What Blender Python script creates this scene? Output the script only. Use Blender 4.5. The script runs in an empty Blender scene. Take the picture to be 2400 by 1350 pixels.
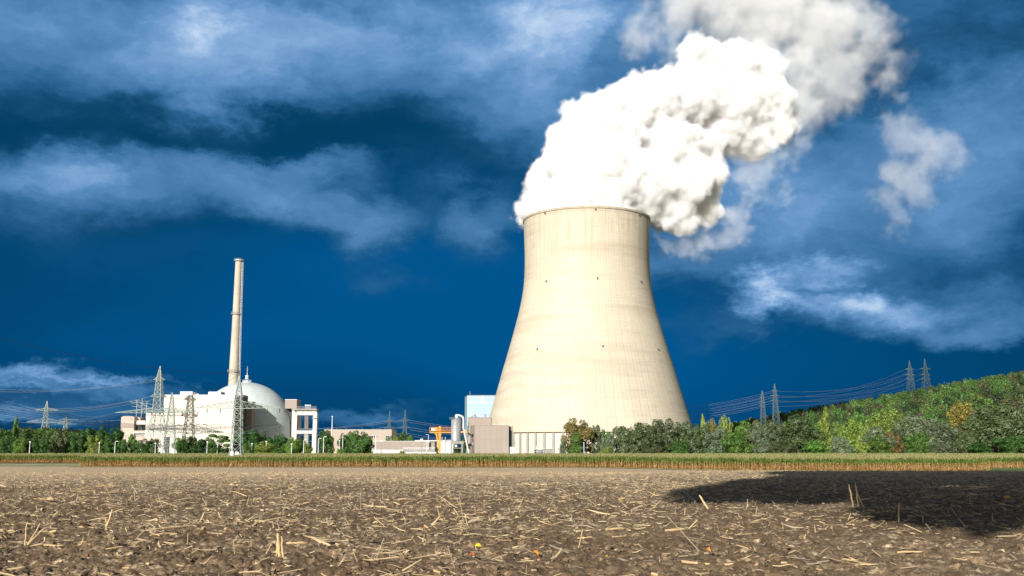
import bpy, bmesh, math, random
import numpy as np
from mathutils import Vector, Matrix, noise as mnoise

R = math.radians
sc = bpy.context.scene
COL = sc.collection

# ------------------------------------------------------------------ camera
EYE = 3.6                      # metres above the level of the plant grounds
F = 2400.0                     # focal length in pixels of the 2400 px wide photograph
PITCH = math.atan(380.0 / F)   # horizon at row 1055
cam_d = bpy.data.cameras.new("camera")
cam = bpy.data.objects.new("camera", cam_d)
COL.objects.link(cam)
cam.location = (0, 0, EYE)
cam.rotation_euler = (R(90) + PITCH, 0, 0)
cam_d.sensor_width = 36.0
cam_d.lens = 36.0
cam_d.clip_start = 0.3
cam_d.clip_end = 30000
sc.camera = cam
CP, SP = math.cos(PITCH), math.sin(PITCH)


def ray(px, py):
    a = (px - 1200.0) / F
    b = (675.0 - py) / F
    return (a, CP - b * SP, SP + b * CP)


def at(px, py, Y):
    a, dy, dz = ray(px, py)
    return Vector((a / dy * Y, Y, EYE + dz / dy * Y))


def gx(px, Y, z=0.0):
    """world x of a pixel column for a point at distance Y and height z"""
    return (px - 1200.0) / F * (Y * CP + (z - EYE) * SP)


def zz(py, Y):
    return at(1200, py, Y).z


# ------------------------------------------------------------------ light
SUN_EL, SUN_AZ = R(20), R(22)          # sun behind the camera, to its left
SUN_DIR = Vector((-math.sin(SUN_AZ) * math.cos(SUN_EL), -math.cos(SUN_AZ) * math.cos(SUN_EL), math.sin(SUN_EL)))
sd = bpy.data.lights.new("sun", 'SUN')
sd.energy = 5.0
sd.angle = R(0.5)
sd.color = (1.0, 0.972, 0.92)
so = bpy.data.objects.new("sun", sd)
COL.objects.link(so)
so.rotation_euler = (-SUN_DIR).to_track_quat('-Z', 'Y').to_euler()

sc.view_settings.view_transform = 'Standard'
sc.view_settings.look = 'None'
sc.view_settings.gamma = 1.0
sc.view_settings.exposure = 0.38
sc.cycles.use_denoising = True
sc.cycles.max_bounces = 10
sc.cycles.diffuse_bounces = 3
sc.cycles.volume_bounces = 9
sc.cycles.transparent_max_bounces = 16
sc.cycles.sample_clamp_indirect = 6.0


class NT:
    """small helper to write node trees"""

    def __init__(self, tree):
        self.t = tree

    def n(self, kind, **kw):
        nd = self.t.nodes.new(kind)
        for k, v in kw.items():
            setattr(nd, k, v)
        return nd

    def put(self, sock, v):
        if isinstance(v, bpy.types.NodeSocket):
            self.t.links.new(v, sock)
        elif v is not None:
            sock.default_value = v

    def m(self, op, a, b=None, c=None, clamp=False):
        nd = self.n('ShaderNodeMath', operation=op)
        nd.use_clamp = clamp
        self.put(nd.inputs[0], a)
        self.put(nd.inputs[1], b)
        self.put(nd.inputs[2], c)
        return nd.outputs[0]

    def vm(self, op, a, b=None):
        nd = self.n('ShaderNodeVectorMath', operation=op)
        self.put(nd.inputs[0], a)
        if b is not None:
            self.put(nd.inputs[1], b)
        return nd.outputs['Value'] if op in ('LENGTH', 'DOT_PRODUCT', 'DISTANCE') else nd.outputs[0]

    def noise(self, vec, scale, detail=4.0, rough=0.55, dist=0.0):
        nd = self.n('ShaderNodeTexNoise')
        self.put(nd.inputs['Vector'], vec)
        nd.inputs['Scale'].default_value = scale
        nd.inputs['Detail'].default_value = detail
        nd.inputs['Roughness'].default_value = rough
        nd.inputs['Distortion'].default_value = dist
        return nd

    def ramp(self, fac, stops, interp='LINEAR'):
        nd = self.n('ShaderNodeValToRGB')
        cr = nd.color_ramp
        cr.interpolation = interp
        while len(cr.elements) < len(stops):
            cr.elements.new(0.5)
        for e, (p, c) in zip(cr.elements, stops):
            e.position = p
            e.color = (*c, 1) if len(c) == 3 else c
        self.put(nd.inputs[0], fac)
        return nd.outputs[0]

    def mix(self, fac, a, b, blend='MIX'):
        nd = self.n('ShaderNodeMix', data_type='RGBA', blend_type=blend)
        self.put(nd.inputs[0], fac)
        self.put(nd.inputs[6], (*a, 1) if isinstance(a, tuple) and len(a) == 3 else a)
        self.put(nd.inputs[7], (*b, 1) if isinstance(b, tuple) and len(b) == 3 else b)
        return nd.outputs[2]

    def maprange(self, v, a, b, c=0.0, d=1.0, smooth=True):
        nd = self.n('ShaderNodeMapRange')
        if smooth:
            nd.interpolation_type = 'SMOOTHSTEP'
        self.put(nd.inputs[0], v)
        for i, x in enumerate((a, b, c, d)):
            nd.inputs[i + 1].default_value = x
        return nd.outputs[0]


def lin(r, g, b):
    def f(c):
        c /= 255.0
        return c / 12.92 if c <= 0.04045 else ((c + 0.055) / 1.055) ** 2.4
    return (f(r), f(g), f(b))


# ------------------------------------------------------------------ world: storm sky
world = bpy.data.worlds.new("World")
sc.world = world
world.use_nodes = True
wt = world.node_tree
wt.nodes.clear()
w = NT(wt)
dirv = w.n('ShaderNodeTexCoord').outputs['Generated']
sep = w.n('ShaderNodeSeparateXYZ')
w.put(sep.inputs[0], dirv)
az = w.m('ARCTAN2', sep.outputs[0], sep.outputs[1])
el = w.m('ARCSINE', sep.outputs[2])
comb = w.n('ShaderNodeCombineXYZ')
w.put(comb.inputs[0], az)
w.put(comb.inputs[1], el)
ae = comb.outputs[0]
stretch = w.n('ShaderNodeMapping')
w.put(stretch.inputs[0], ae)
stretch.inputs['Scale'].default_value = (1.0, 1.7, 1.0)
sv = stretch.outputs[0]


def centred(nd, amp):
    return w.vm('MULTIPLY', w.vm('SUBTRACT', nd.outputs['Color'], (0.5, 0.5, 0.5)), amp)


# several sizes of warping give the cloud patches torn edges
o1 = centred(w.noise(sv, 4.5, 2.0, 0.5), (0.20, 0.11, 0))
o2 = centred(w.noise(sv, 11.0, 10.0, 0.68), (0.115, 0.085, 0))
aew = w.vm('ADD', w.vm('ADD', ae, o1), o2)
aeh = w.vm('ADD', w.vm('ADD', ae, w.vm('MULTIPLY', o1, (0.25, 0.25, 0))), centred(w.noise(sv, 20.0, 10.0, 0.68), (0.095, 0.075, 0)))
aes = w.vm('ADD', ae, w.vm('MULTIPLY', o1, (0.35, 0.35, 0)))


def angle_of(px, py):
    d = Vector(ray(px, py)).normalized()
    return math.atan2(d.x, d.y), math.asin(d.z)


def blobs(vec, lst):
    tot = None
    for (px, py, sx, sy, amp) in lst:
        a, e = angle_of(px, py)
        v = w.vm('MULTIPLY', w.vm('SUBTRACT', vec, (a, e, 0)), (F / (sx * 1.9), F / (sy * 1.9), 0))
        g = w.maprange(w.vm('LENGTH', v), 1.0, 0.0, 0.0, amp)
        tot = g if tot is None else w.m('ADD', tot, g)
    return tot


soft = blobs(aew, [
    (250, 30, 480, 110, .42), (480, 190, 200, 70, .30), (640, 80, 200, 100, .26), (1020, 70, 330, 110, .36),
    (1300, 150, 210, 170, .40), (1180, 300, 280, 90, .18), (80, 450, 220, 70, .36), (450, 395, 200, 50, .28),
    (620, 470, 130, 45, .26), (830, 530, 90, 60, .34), (1130, 530, 95, 60, .34), (720, 385, 110, 28, .22),
    (150, 893, 230, 22, .46), (250, 955, 330, 46, .22), (30, 985, 110, 16, .34), (880, 968, 130, 20, .26), (900, 665, 90, 36, .16),
    (2270, 260, 240, 80, .40), (1750, 470, 230, 170, .30), (2020, 500, 280, 120, .26), (2350, 480, 140, 90, .28),
    (2150, 765, 240, 36, .34), (2300, 690, 200, 50, .22), (1650, 770, 150, 34, .14), (1540, 620, 100, 36, .18),
    (2250, 60, 260, 140, .14), (1340, 20, 150, 80, .22), (160, 620, 200, 60, .10), (2380, 350, 120, 60, .20),
    (700, 70, 950, 150, .15), (1900, 380, 520, 240, .14), (700, 450, 600, 70, .14), (2150, 700, 380, 90, .12),
])
hard = blobs(aeh, [
    (1125, 130, 50, 34, .12), (530, 12, 60, 22, .12), (200, 405, 80, 36, .22), (100, 440, 90, 30, .16), (1785, 685, 56, 44, .78), (1930, 645, 70, 32, .42),
    (2010, 715, 84, 24, .50), (2100, 745, 150, 24, .24), (470, 60, 40, 40, .16), (980, 20, 150, 36, .12), (1870, 715, 40, 18, .30), (1330, 60, 60, 60, .14),
    (250, 890, 170, 8, .30), (60, 915, 90, 6, .2),
])
bluer = blobs(aes, [
    (1000, 600, 420, 180, .8), (900, 780, 600, 140, .75), (300, 640, 420, 120, .35), (1750, 860, 500, 140, .6), (200, 780, 300, 120, .35),
    (2050, 600, 300, 70, .5), (1350, 800, 300, 300, .4),
])
darkz = blobs(aew, [
    (750, 305, 420, 50, .55), (250, 310, 260, 55, .65), (1080, 410, 260, 50, .5), (2250, 110, 200, 90, .6), (1450, 60, 40, 90, .7),
    (200, 690, 330, 70, .45), (2300, 640, 250, 34, .45), (1900, 590, 200, 26, .4), (2350, 850, 200, 60, .3), (410, 60, 40, 60, .45), (330, 520, 160, 40, .35),
])
tw = w.vm('ADD', sv, w.vm('ADD', w.vm('MULTIPLY', o1, (0.6, 0.6, 0)), w.vm('MULTIPLY', o2, (0.7, 0.9, 0))))
tex = w.maprange(w.noise(tw, 7.0, 9.0, 0.62).outputs['Fac'], 0.30, 0.70, 0.0, 1.0, False)
cover = w.noise(w.vm('ADD', tw, (3.1, 1.7, 0)), 3.4, 7.0, 0.58).outputs['Fac']
cover = w.m('MULTIPLY', w.maprange(cover, 0.36, 0.66), w.maprange(el, 0.10, 0.34))
fine = w.noise(tw, 13.0, 10.0, 0.66).outputs['Fac']
B = w.m('MULTIPLY_ADD', cover, 0.16, w.m('MULTIPLY', soft, w.m('MULTIPLY_ADD', tex, 0.50, 0.62)))
B = w.m('ADD', B, w.m('MULTIPLY', hard, w.m('MULTIPLY_ADD', tex, 0.5, 0.75)))
B = w.m('ADD', B, w.m('MULTIPLY', w.m('SUBTRACT', fine, 0.5), w.m('MULTIPLY_ADD', B, 0.85, 0.05)))
B = w.m('SUBTRACT', B, w.m('MULTIPLY', darkz, 0.14))
skyc = w.mix(w.m('MULTIPLY', bluer, 1.0, clamp=True), lin(1, 57, 94), lin(0, 77, 131))
skyc = w.mix(w.m('MULTIPLY', darkz, 0.85, clamp=True), skyc, lin(5, 54, 84))
cl = w.ramp(B, [(0.0, lin(16, 74, 114)), (0.25, lin(48, 100, 144)), (0.5, lin(86, 132, 178)), (0.75, lin(124, 160, 202)), (1.0, lin(176, 198, 224))])
front = w.mix(w.maprange(B, 0.0, 0.28), skyc, cl)
nish = w.n('ShaderNodeTexSky', sky_type='NISHITA')
nish.sun_disc = False
nish.sun_elevation = SUN_EL
nish.sun_rotation = math.atan2(SUN_DIR.x, SUN_DIR.y)
nish.air_density = 1.0
nish.dust_density = 1.2
nscaled = w.mix(1.0, nish.outputs[0], (0.05, 0.05, 0.05), 'MULTIPLY')
# the storm front covers the sky ahead; behind the camera the sky is clear
side = w.maprange(sep.outputs[1], -0.05, 0.45)
high = w.maprange(sep.outputs[2], 0.90, 0.62)
sky = w.mix(w.m('MULTIPLY', side, high), nscaled, front)
bg = w.n('ShaderNodeBackground')
w.put(bg.inputs[0], sky)
bg.inputs[1].default_value = 0.92
w.put(w.n('ShaderNodeOutputWorld').inputs[0], bg.outputs[0])
world.cycles.sampling_method = 'MANUAL'
world.cycles.sample_map_resolution = 512

# ------------------------------------------------------------------ helpers


def tag(o, label=None, cat=None, group=None, kind=None):
    if label:
        o['label'] = label
    if cat:
        o['category'] = cat
    if group:
        o['group'] = group
    if kind:
        o['kind'] = kind
    return o


def thing(name, label, cat, loc=(0, 0, 0), group=None, rz=0.0):
    o = bpy.data.objects.new(name, None)
    o.location = loc
    o.rotation_euler = (0, 0, rz)
    o.empty_display_size = 1
    COL.objects.link(o)
    return tag(o, label, cat, group)


def copy_tree(o, parent=None):
    c = o.copy()
    COL.objects.link(c)
    if parent is not None:
        c.parent = parent
    for ch in o.children:
        copy_tree(ch, c)
    return c


def mat(name, base, rough=0.8, var=None, scale=1.0, bump=0.0, bscale=None, metal=0.0, spec=0.3, stretch=(1, 1, 1), detail=5.0, rand=0.0):
    """principled material; var = second colour mixed in by noise in object space"""
    m = bpy.data.materials.new(name)
    m.use_nodes = True
    t = m.node_tree
    k = NT(t)
    p = t.nodes['Principled BSDF']
    p.inputs['Roughness'].default_value = rough
    p.inputs['Metallic'].default_value = metal
    p.inputs['Specular IOR Level'].default_value = spec
    tc = k.n('ShaderNodeTexCoord').outputs['Object']
    mp = k.n('ShaderNodeMapping')
    k.put(mp.inputs[0], tc)
    mp.inputs['Scale'].default_value = stretch
    vec = mp.outputs[0]
    col = (*base, 1)
    if var is not None:
        nz = k.noise(vec, scale, detail, 0.6).outputs['Fac']
        col = k.mix(k.maprange(nz, 0.32, 0.68), base, var)
    if rand > 0:
        oi = k.n('ShaderNodeObjectInfo').outputs['Random']
        hs = k.n('ShaderNodeHueSaturation')
        k.put(hs.inputs['Color'], col)
        k.put(hs.inputs['Value'], k.m('MULTIPLY_ADD', oi, 2 * rand, 1 - rand))
        k.put(hs.inputs['Hue'], k.m('MULTIPLY_ADD', k.m('FRACT', k.m('MULTIPLY', oi, 7.3)), 0.05, 0.475))
        col = hs.outputs[0]
    k.put(p.inputs['Base Color'], col)
    if bump:
        b = k.n('ShaderNodeBump')
        b.inputs['Strength'].default_value = bump
        k.put(b.inputs['Height'], k.noise(vec, bscale or scale * 4, 6, 0.65).outputs['Fac'])
        k.put(p.inputs['Normal'], b.outputs[0])
    return m


def panel_mat(name, base, var, joint, pw, ph, rough=0.7, jw=0.02, streak=0.35, axis='xz', metal=0.0):
    """cladding: panel joints every pw x ph metres, streaky weathering"""
    m = bpy.data.materials.new(name)
    m.use_nodes = True
    t = m.node_tree
    k = NT(t)
    p = t.nodes['Principled BSDF']
    p.inputs['Roughness'].default_value = rough
    p.inputs['Metallic'].default_value = metal
    p.inputs['Specular IOR Level'].default_value = 0.3
    tc = k.n('ShaderNodeTexCoord').outputs['Object']
    s = k.n('ShaderNodeSeparateXYZ')
    k.put(s.inputs[0], tc)
    u = k.m('ADD', s.outputs[0], s.outputs[1])
    z = s.outputs[2]

    def line(v, per, wd):
        f = k.m('FRACT', k.m('DIVIDE', v, per))
        return k.m('LESS_THAN', f, wd / per)
    ln = k.m('MAXIMUM', line(u, pw, jw), line(z, ph, jw))
    mp = k.n('ShaderNodeMapping')
    k.put(mp.inputs[0], tc)
    mp.inputs['Scale'].default_value = (1, 1, 0.12)
    st = k.noise(mp.outputs[0], 0.35, 6, 0.65).outputs['Fac']
    pl = k.n('ShaderNodeTexWhiteNoise', noise_dimensions='2D')
    cb = k.n('ShaderNodeCombineXYZ')
    k.put(cb.inputs[0], k.m('FLOOR', k.m('DIVIDE', u, pw)))
    k.put(cb.inputs[1], k.m('FLOOR', k.m('DIVIDE', z, ph)))
    k.put(pl.inputs['Vector'], cb.outputs[0])
    f = k.m('ADD', k.m('MULTIPLY', k.maprange(st, 0.3, 0.75), streak), k.m('MULTIPLY', pl.outputs[0], 0.25), clamp=True)
    c = k.mix(f, base, var)
    c = k.mix(k.m('MULTIPLY', ln, 0.7), c, joint)
    k.put(p.inputs['Base Color'], c)
    return m


class MB:
    def __init__(self):
        self.v, self.f, self.mi = [], [], []

    def add(self, vs, fs, mi=0):
        b = len(self.v)
        self.v += [tuple(x) for x in vs]
        self.f += [[b + i for i in q] for q in fs]
        self.mi += [mi] * len(fs)
        return self

    def box(self, x0, x1, y0, y1, z0, z1, mi=0):
        vs = [(x, y, z) for z in (z0, z1) for y in (y0, y1) for x in (x0, x1)]
        fs = [(0, 2, 3, 1), (4, 5, 7, 6), (0, 1, 5, 4), (1, 3, 7, 5), (3, 2, 6, 7), (2, 0, 4, 6)]
        return self.add(vs, fs, mi)

    def prism(self, poly, z0, z1, mi=0):
        n = len(poly)
        vs = [(x, y, z0) for x, y in poly] + [(x, y, z1) for x, y in poly]
        fs = [tuple(reversed(range(n))), tuple(range(n, 2 * n))] + [(i, (i + 1) % n, n + (i + 1) % n, n + i) for i in range(n)]
        return self.add(vs, fs, mi)

    def bar(self, a, b, wd, mi=0, n=4, wd2=None):
        a, b = Vector(a), Vector(b)
        d = b - a
        if d.length < 1e-6:
            return self
        d.normalize()
        up = Vector((0, 0, 1)) if abs(d.z) < 0.95 else Vector((1, 0, 0))
        s = d.cross(up).normalized()
        u = s.cross(d)
        vs = []
        for p, r in ((a, wd / 2), (b, (wd2 if wd2 is not None else wd) / 2)):
            for i in range(n):
                t = 2 * math.pi * (i + 0.5) / n
                vs.append(p + s * (math.cos(t) * r) + u * (math.sin(t) * r))
        fs = [(i, (i + 1) % n, n + (i + 1) % n, n + i) for i in range(n)] + [tuple(reversed(range(n))), tuple(range(n, 2 * n))]
        return self.add(vs, fs, mi)

    def tube(self, pts, r, n=5, mi=0):
        pts = [Vector(p) for p in pts]
        vs, fs = [], []
        for i, p in enumerate(pts):
            d = (pts[min(i + 1, len(pts) - 1)] - pts[max(i - 1, 0)]).normalized()
            up = Vector((0, 0, 1)) if abs(d.z) < 0.95 else Vector((1, 0, 0))
            s = d.cross(up).normalized()
            u = s.cross(d)
            rr = r[i] if isinstance(r, (list, tuple)) else r
            for k in range(n):
                t = 2 * math.pi * k / n
                vs.append(p + s * (math.cos(t) * rr) + u * (math.sin(t) * rr))
        for i in range(len(pts) - 1):
            for k in range(n):
                fs.append((i * n + k, i * n + (k + 1) % n, (i + 1) * n + (k + 1) % n, (i + 1) * n + k))
        fs.append(tuple(reversed(range(n))))
        fs.append(tuple(range((len(pts) - 1) * n, len(pts) * n)))
        return self.add(vs, fs, mi)

    def lathe(self, prof, n=48, cx=0, cy=0, mi=0, cap=True):
        vs = [(cx + r * math.cos(2 * math.pi * k / n), cy + r * math.sin(2 * math.pi * k / n), z) for r, z in prof for k in range(n)]
        fs = []
        for i in range(len(prof) - 1):
            for k in range(n):
                fs.append((i * n + k, i * n + (k + 1) % n, (i + 1) * n + (k + 1) % n, (i + 1) * n + k))
        if cap:
            fs.append(tuple(reversed(range(n))))
            fs.append(tuple(range((len(prof) - 1) * n, len(prof) * n)))
        return self.add(vs, fs, mi)

    def build(self, name, mats, parent=None, loc=(0, 0, 0), smooth=False):
        me = bpy.data.meshes.new(name)
        me.from_pydata(self.v, [], self.f)
        mats = mats if isinstance(mats, (list, tuple)) else [mats]
        for m in mats:
            me.materials.append(m)
        if len(mats) > 1:
            me.polygons.foreach_set('material_index', self.mi)
        if smooth:
            me.polygons.foreach_set('use_smooth', [True] * len(me.polygons))
            me.set_sharp_from_angle(angle=R(40))
        me.update()
        o = bpy.data.objects.new(name, me)
        o.location = loc
        COL.objects.link(o)
        if parent is not None:
            o.parent = parent
        return o


def quads_mesh(name, V, mats, mi=None, smooth=False, nper=4):
    """V: (n*nper, 3) array of loose polygons"""
    V = np.asarray(V, dtype=np.float32).reshape(-1, 3)
    n = len(V) // nper
    me = bpy.data.meshes.new(name)
    me.vertices.add(len(V))
    me.vertices.foreach_set('co', V.ravel())
    me.loops.add(len(V))
    me.loops.foreach_set('vertex_index', np.arange(len(V), dtype=np.int32))
    me.polygons.add(n)
    me.polygons.foreach_set('loop_start', np.arange(0, len(V), nper, dtype=np.int32))
    for m in mats:
        me.materials.append(m)
    if mi is not None:
        me.polygons.foreach_set('material_index', np.asarray(mi, dtype=np.int32))
    me.update(calc_edges=True)
    return me


def grid_mesh(name, P, mats, smooth=True):
    """P: (a, b, 3) array of points"""
    a, b = P.shape[:2]
    idx = np.arange(a * b).reshape(a, b)
    q = np.stack([idx[:-1, :-1], idx[:-1, 1:], idx[1:, 1:], idx[1:, :-1]], -1).reshape(-1, 4)
    me = bpy.data.meshes.new(name)
    me.vertices.add(a * b)
    me.vertices.foreach_set('co', P.reshape(-1).astype(np.float32))
    me.loops.add(q.size)
    me.loops.foreach_set('vertex_index', q.ravel().astype(np.int32))
    me.polygons.add(len(q))
    me.polygons.foreach_set('loop_start', np.arange(0, q.size, 4, dtype=np.int32))
    me.polygons.foreach_set('use_smooth', np.full(len(q), smooth))
    for m in mats:
        me.materials.append(m)
    me.update(calc_edges=True)
    return me


def link(name, me, parent=None, loc=(0, 0, 0)):
    o = bpy.data.objects.new(name, me)
    o.location = loc
    COL.objects.link(o)
    if parent is not None:
        o.parent = parent
    return o


def pnoise(x, y, seed=0):
    """vectorised 2-D gradient noise, about -1..1"""
    xi, yi = np.floor(x).astype(np.int64), np.floor(y).astype(np.int64)
    xf, yf = x - xi, y - yi

    def g(ix, iy):
        h = (ix * 374761393 + iy * 668265263 + seed * 974634777) & 0x7fffffff
        h = ((h ^ (h >> 13)) * 1274126177) & 0x7fffffff
        h = h ^ (h >> 16)
        a = (h & 0xffff) / 65536.0 * 2 * np.pi
        return np.cos(a), np.sin(a)
    u = xf * xf * xf * (xf * (xf * 6 - 15) + 10)
    v = yf * yf * yf * (yf * (yf * 6 - 15) + 10)
    r = []
    for dx, dy in ((0, 0), (1, 0), (0, 1), (1, 1)):
        a, b = g(xi + dx, yi + dy)
        r.append(a * (xf - dx) + b * (yf - dy))
    return 1.5 * ((r[0] * (1 - u) + r[1] * u) * (1 - v) + (r[2] * (1 - u) + r[3] * u) * v)


# ------------------------------------------------------------------ materials
M = {}
M['concrete'] = mat('grey_concrete', (0.36, 0.34, 0.30), 0.9, (0.26, 0.25, 0.22), 0.4, 0.2, stretch=(1, 1, 0.3))
M['pale_concrete'] = mat('pale_concrete', (0.64, 0.62, 0.57), 0.85, (0.54, 0.52, 0.47), 0.3, 0.1, stretch=(1, 1, 0.25))
M['white'] = mat('white_paint', (0.78, 0.78, 0.76), 0.5, (0.66, 0.67, 0.66), 0.4)
M['galv'] = mat('galvanised_steel', (0.27, 0.32, 0.28), 0.5, (0.21, 0.25, 0.225), 0.6, metal=0.1)
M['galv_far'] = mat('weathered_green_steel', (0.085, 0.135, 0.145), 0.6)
M['wire'] = mat('aluminium_wire', (0.22, 0.245, 0.28), 0.5)
M['wire_dark'] = mat('dark_wire', (0.03, 0.035, 0.045), 0.6)
M['insul'] = mat('dark_insulator', (0.06, 0.05, 0.045), 0.3)
M['dark'] = mat('dark_parts_and_shade', (0.035, 0.04, 0.05), 0.6)  # near-black for dark fittings and for shade painted as solid parts
M['grey'] = mat('grey_metal', (0.30, 0.31, 0.32), 0.5, (0.24, 0.25, 0.26), 0.8)
M['glass'] = mat('window_glass', (0.03, 0.045, 0.06), 0.12, spec=0.6)
M['orange'] = mat('orange_crane_paint', (0.80, 0.36, 0.04), 0.5, (0.70, 0.28, 0.03), 0.6)
M['lilac'] = mat('lilac_vent_paint', (0.45, 0.36, 0.70), 0.5)
M['red'] = mat('red_paint', (0.42, 0.03, 0.05), 0.5)
M['steel'] = mat('silver_sheet', (0.62, 0.64, 0.66), 0.38, (0.5, 0.52, 0.55), 0.5, metal=0.55, stretch=(1, 1, 0.2))
M['cream_panel'] = panel_mat('cream_wall_panels', (0.66, 0.61, 0.53), (0.58, 0.535, 0.46), (0.42, 0.385, 0.33), 2.4, 60.0, jw=0.10)
M['brown_panel'] = panel_mat('brown_wall_panels', (0.34, 0.28, 0.235), (0.29, 0.24, 0.20), (0.2, 0.16, 0.13), 3.0, 9.0, jw=0.12)
M['dark_brown'] = panel_mat('dark_brown_panels', (0.17, 0.15, 0.14), (0.14, 0.125, 0.115), (0.1, 0.09, 0.08), 2.0, 8.0, jw=0.1)
M['tan_panel'] = panel_mat('tan_wall_panels', (0.44, 0.36, 0.29), (0.39, 0.32, 0.26), (0.3, 0.24, 0.2), 3.6, 7.0, jw=0.1)
M['pink_panel'] = panel_mat('pinkish_wall_panels', (0.52, 0.42, 0.35), (0.47, 0.38, 0.32), (0.36, 0.29, 0.25), 3.6, 9.0, jw=0.1)
M['blue_panel'] = panel_mat('pale_blue_cladding', (0.38, 0.52, 0.58), (0.31, 0.45, 0.53), (0.22, 0.34, 0.42), 1.6, 13.0, jw=0.14, rough=0.45)
M['roof_clad'] = panel_mat('pale_ribbed_cladding', (0.60, 0.66, 0.70), (0.5, 0.57, 0.62), (0.36, 0.42, 0.48), 1.0, 2.6, jw=0.14)
M['bark'] = mat('bark', (0.17, 0.14, 0.10), 0.9, (0.10, 0.08, 0.06), 2.0, 0.3)


def leaf_mat(name, c1, c2, trans=0.28, scale=0.55, rand=0.22):
    m = bpy.data.materials.new(name)
    m.use_nodes = True
    t = m.node_tree
    t.nodes.clear()
    k = NT(t)
    geo = k.n('ShaderNodeNewGeometry').outputs['Position']
    nz = k.noise(geo, scale, 3, 0.6).outputs['Fac']
    nz2 = k.noise(geo, scale * 5, 2, 0.6).outputs['Fac']
    f = k.m('ADD', k.m('MULTIPLY', nz, 0.6), k.m('MULTIPLY', nz2, 0.4))
    c = k.mix(k.maprange(f, 0.38, 0.62), c1, c2)
    oi = k.n('ShaderNodeObjectInfo').outputs['Random']
    hs = k.n('ShaderNodeHueSaturation')
    k.put(hs.inputs['Color'], c)
    k.put(hs.inputs['Value'], k.m('MULTIPLY_ADD', oi, 2 * rand, 1 - rand))
    k.put(hs.inputs['Hue'], k.m('MULTIPLY_ADD', k.m('FRACT', k.m('MULTIPLY', oi, 7.3)), 0.03, 0.485))
    d = k.n('ShaderNodeBsdfDiffuse')
    k.put(d.inputs[0], hs.outputs[0])
    tr = k.n('ShaderNodeBsdfTranslucent')
    k.put(tr.inputs[0], hs.outputs[0])
    gl = k.n('ShaderNodeBsdfGlossy')
    gl.inputs[1].default_value = 0.5
    mx = k.n('ShaderNodeMixShader')
    mx.inputs[0].default_value = trans
    k.put(mx.inputs[1], d.outputs[0])
    k.put(mx.inputs[2], tr.outputs[0])
    mg = k.n('ShaderNodeMixShader')
    mg.inputs[0].default_value = 0.03
    k.put(mg.inputs[1], mx.outputs[0])
    k.put(mg.inputs[2], gl.outputs[0])
    k.put(k.n('ShaderNodeOutputMaterial').inputs[0], mg.outputs[0])
    return m


L = {
    'willow': leaf_mat('silver_willow_leaves', (0.080, 0.115, 0.042), (0.175, 0.215, 0.105)),
    'greywillow': leaf_mat('pale_grey_willow_leaves', (0.105, 0.150, 0.075), (0.230, 0.285, 0.165)),
    'olive': leaf_mat('dark_olive_leaves', (0.070, 0.105, 0.036), (0.150, 0.195, 0.080)),
    'green': leaf_mat('fresh_green_leaves', (0.065, 0.155, 0.022), (0.165, 0.300, 0.055)),
    'deep': leaf_mat('deep_green_leaves', (0.026, 0.080, 0.014), (0.080, 0.175, 0.032)),
    'lime': leaf_mat('yellow_green_leaves', (0.160, 0.235, 0.033), (0.300, 0.375, 0.075)),
    'gold': leaf_mat('golden_leaves', (0.190, 0.170, 0.028), (0.330, 0.290, 0.060)),
    'rust': leaf_mat('brownish_leaves', (0.140, 0.115, 0.030), (0.260, 0.205, 0.058)),
}

# ------------------------------------------------------------------ terrain
rng = np.random.default_rng(7)


def sstep(x, a, b):
    t = np.clip((x - a) / (b - a), 0, 1)
    return t * t * (3 - 2 * t)


PL = ([-400, 0, 8, 30, 45, 70, 100, 150, 220, 260], [1.0, 1.0, 1.0, 1.04, 1.12, 1.5, 2.0, 2.7, 3.55, 3.6])
PR = ([-400, 0, 8, 30, 43, 50, 60, 75, 100, 140, 178], [1.0, 1.0, 1.0, 0.96, 0.92, 1.0, 1.28, 1.85, 2.7, 3.45, 3.6])
# skyline of the wooded hill: (pixel column, row of the tree tops) at its crest 1200 m away
HILL = ([1300, 1480, 1640, 1740, 1800, 1900, 1980, 2050, 2100, 2200, 2300, 2400, 2560, 2900, 3400], [1055, 1040, 1005, 990, 977, 957, 943, 938, 922, 907, 887, 872, 850, 840, 850])
HILL_Y = 1200.0


def terrain(X, Y):
    X, Y = np.asarray(X, float), np.asarray(Y, float)
    px = 1200 + F * X / np.maximum(Y, 4.0)
    s = sstep(px, 1330, 1720)
    z = EYE - (np.interp(Y, *PL) * (1 - s) + np.interp(Y, *PR) * s)
    # hill on the right, a low wooded rise on the far left
    hx = 1200 + F * X / HILL_Y
    hh = np.maximum(0, (1055 - np.interp(hx, *HILL)) / F * HILL_Y + 3.6 - 15)
    z = z + hh * sstep(Y, 620, 1200) * (1 - 0.5 * sstep(Y, 1250, 2500))
    lx = 1200 + F * X / 900.0
    z = z + 15 * np.exp(-((lx - 130) / 130.0) ** 2) * sstep(Y, 620, 900) * (1 - sstep(Y, 950, 1500))
    return z


# corn field outline
C0, C1 = at(185, 1093, 227), at(2325, 1104, 176)


def corn_front(X):
    X = np.asarray(X, float)
    t = (X - C0.x) / (C1.x - C0.x)
    y = C0.y + (C1.y - C0.y) * t
    y = np.where(X < C0.x, 292, y)
    y = np.where(X > C1.x, 205, y)
    return y


CORN_BACK = 412.0

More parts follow.
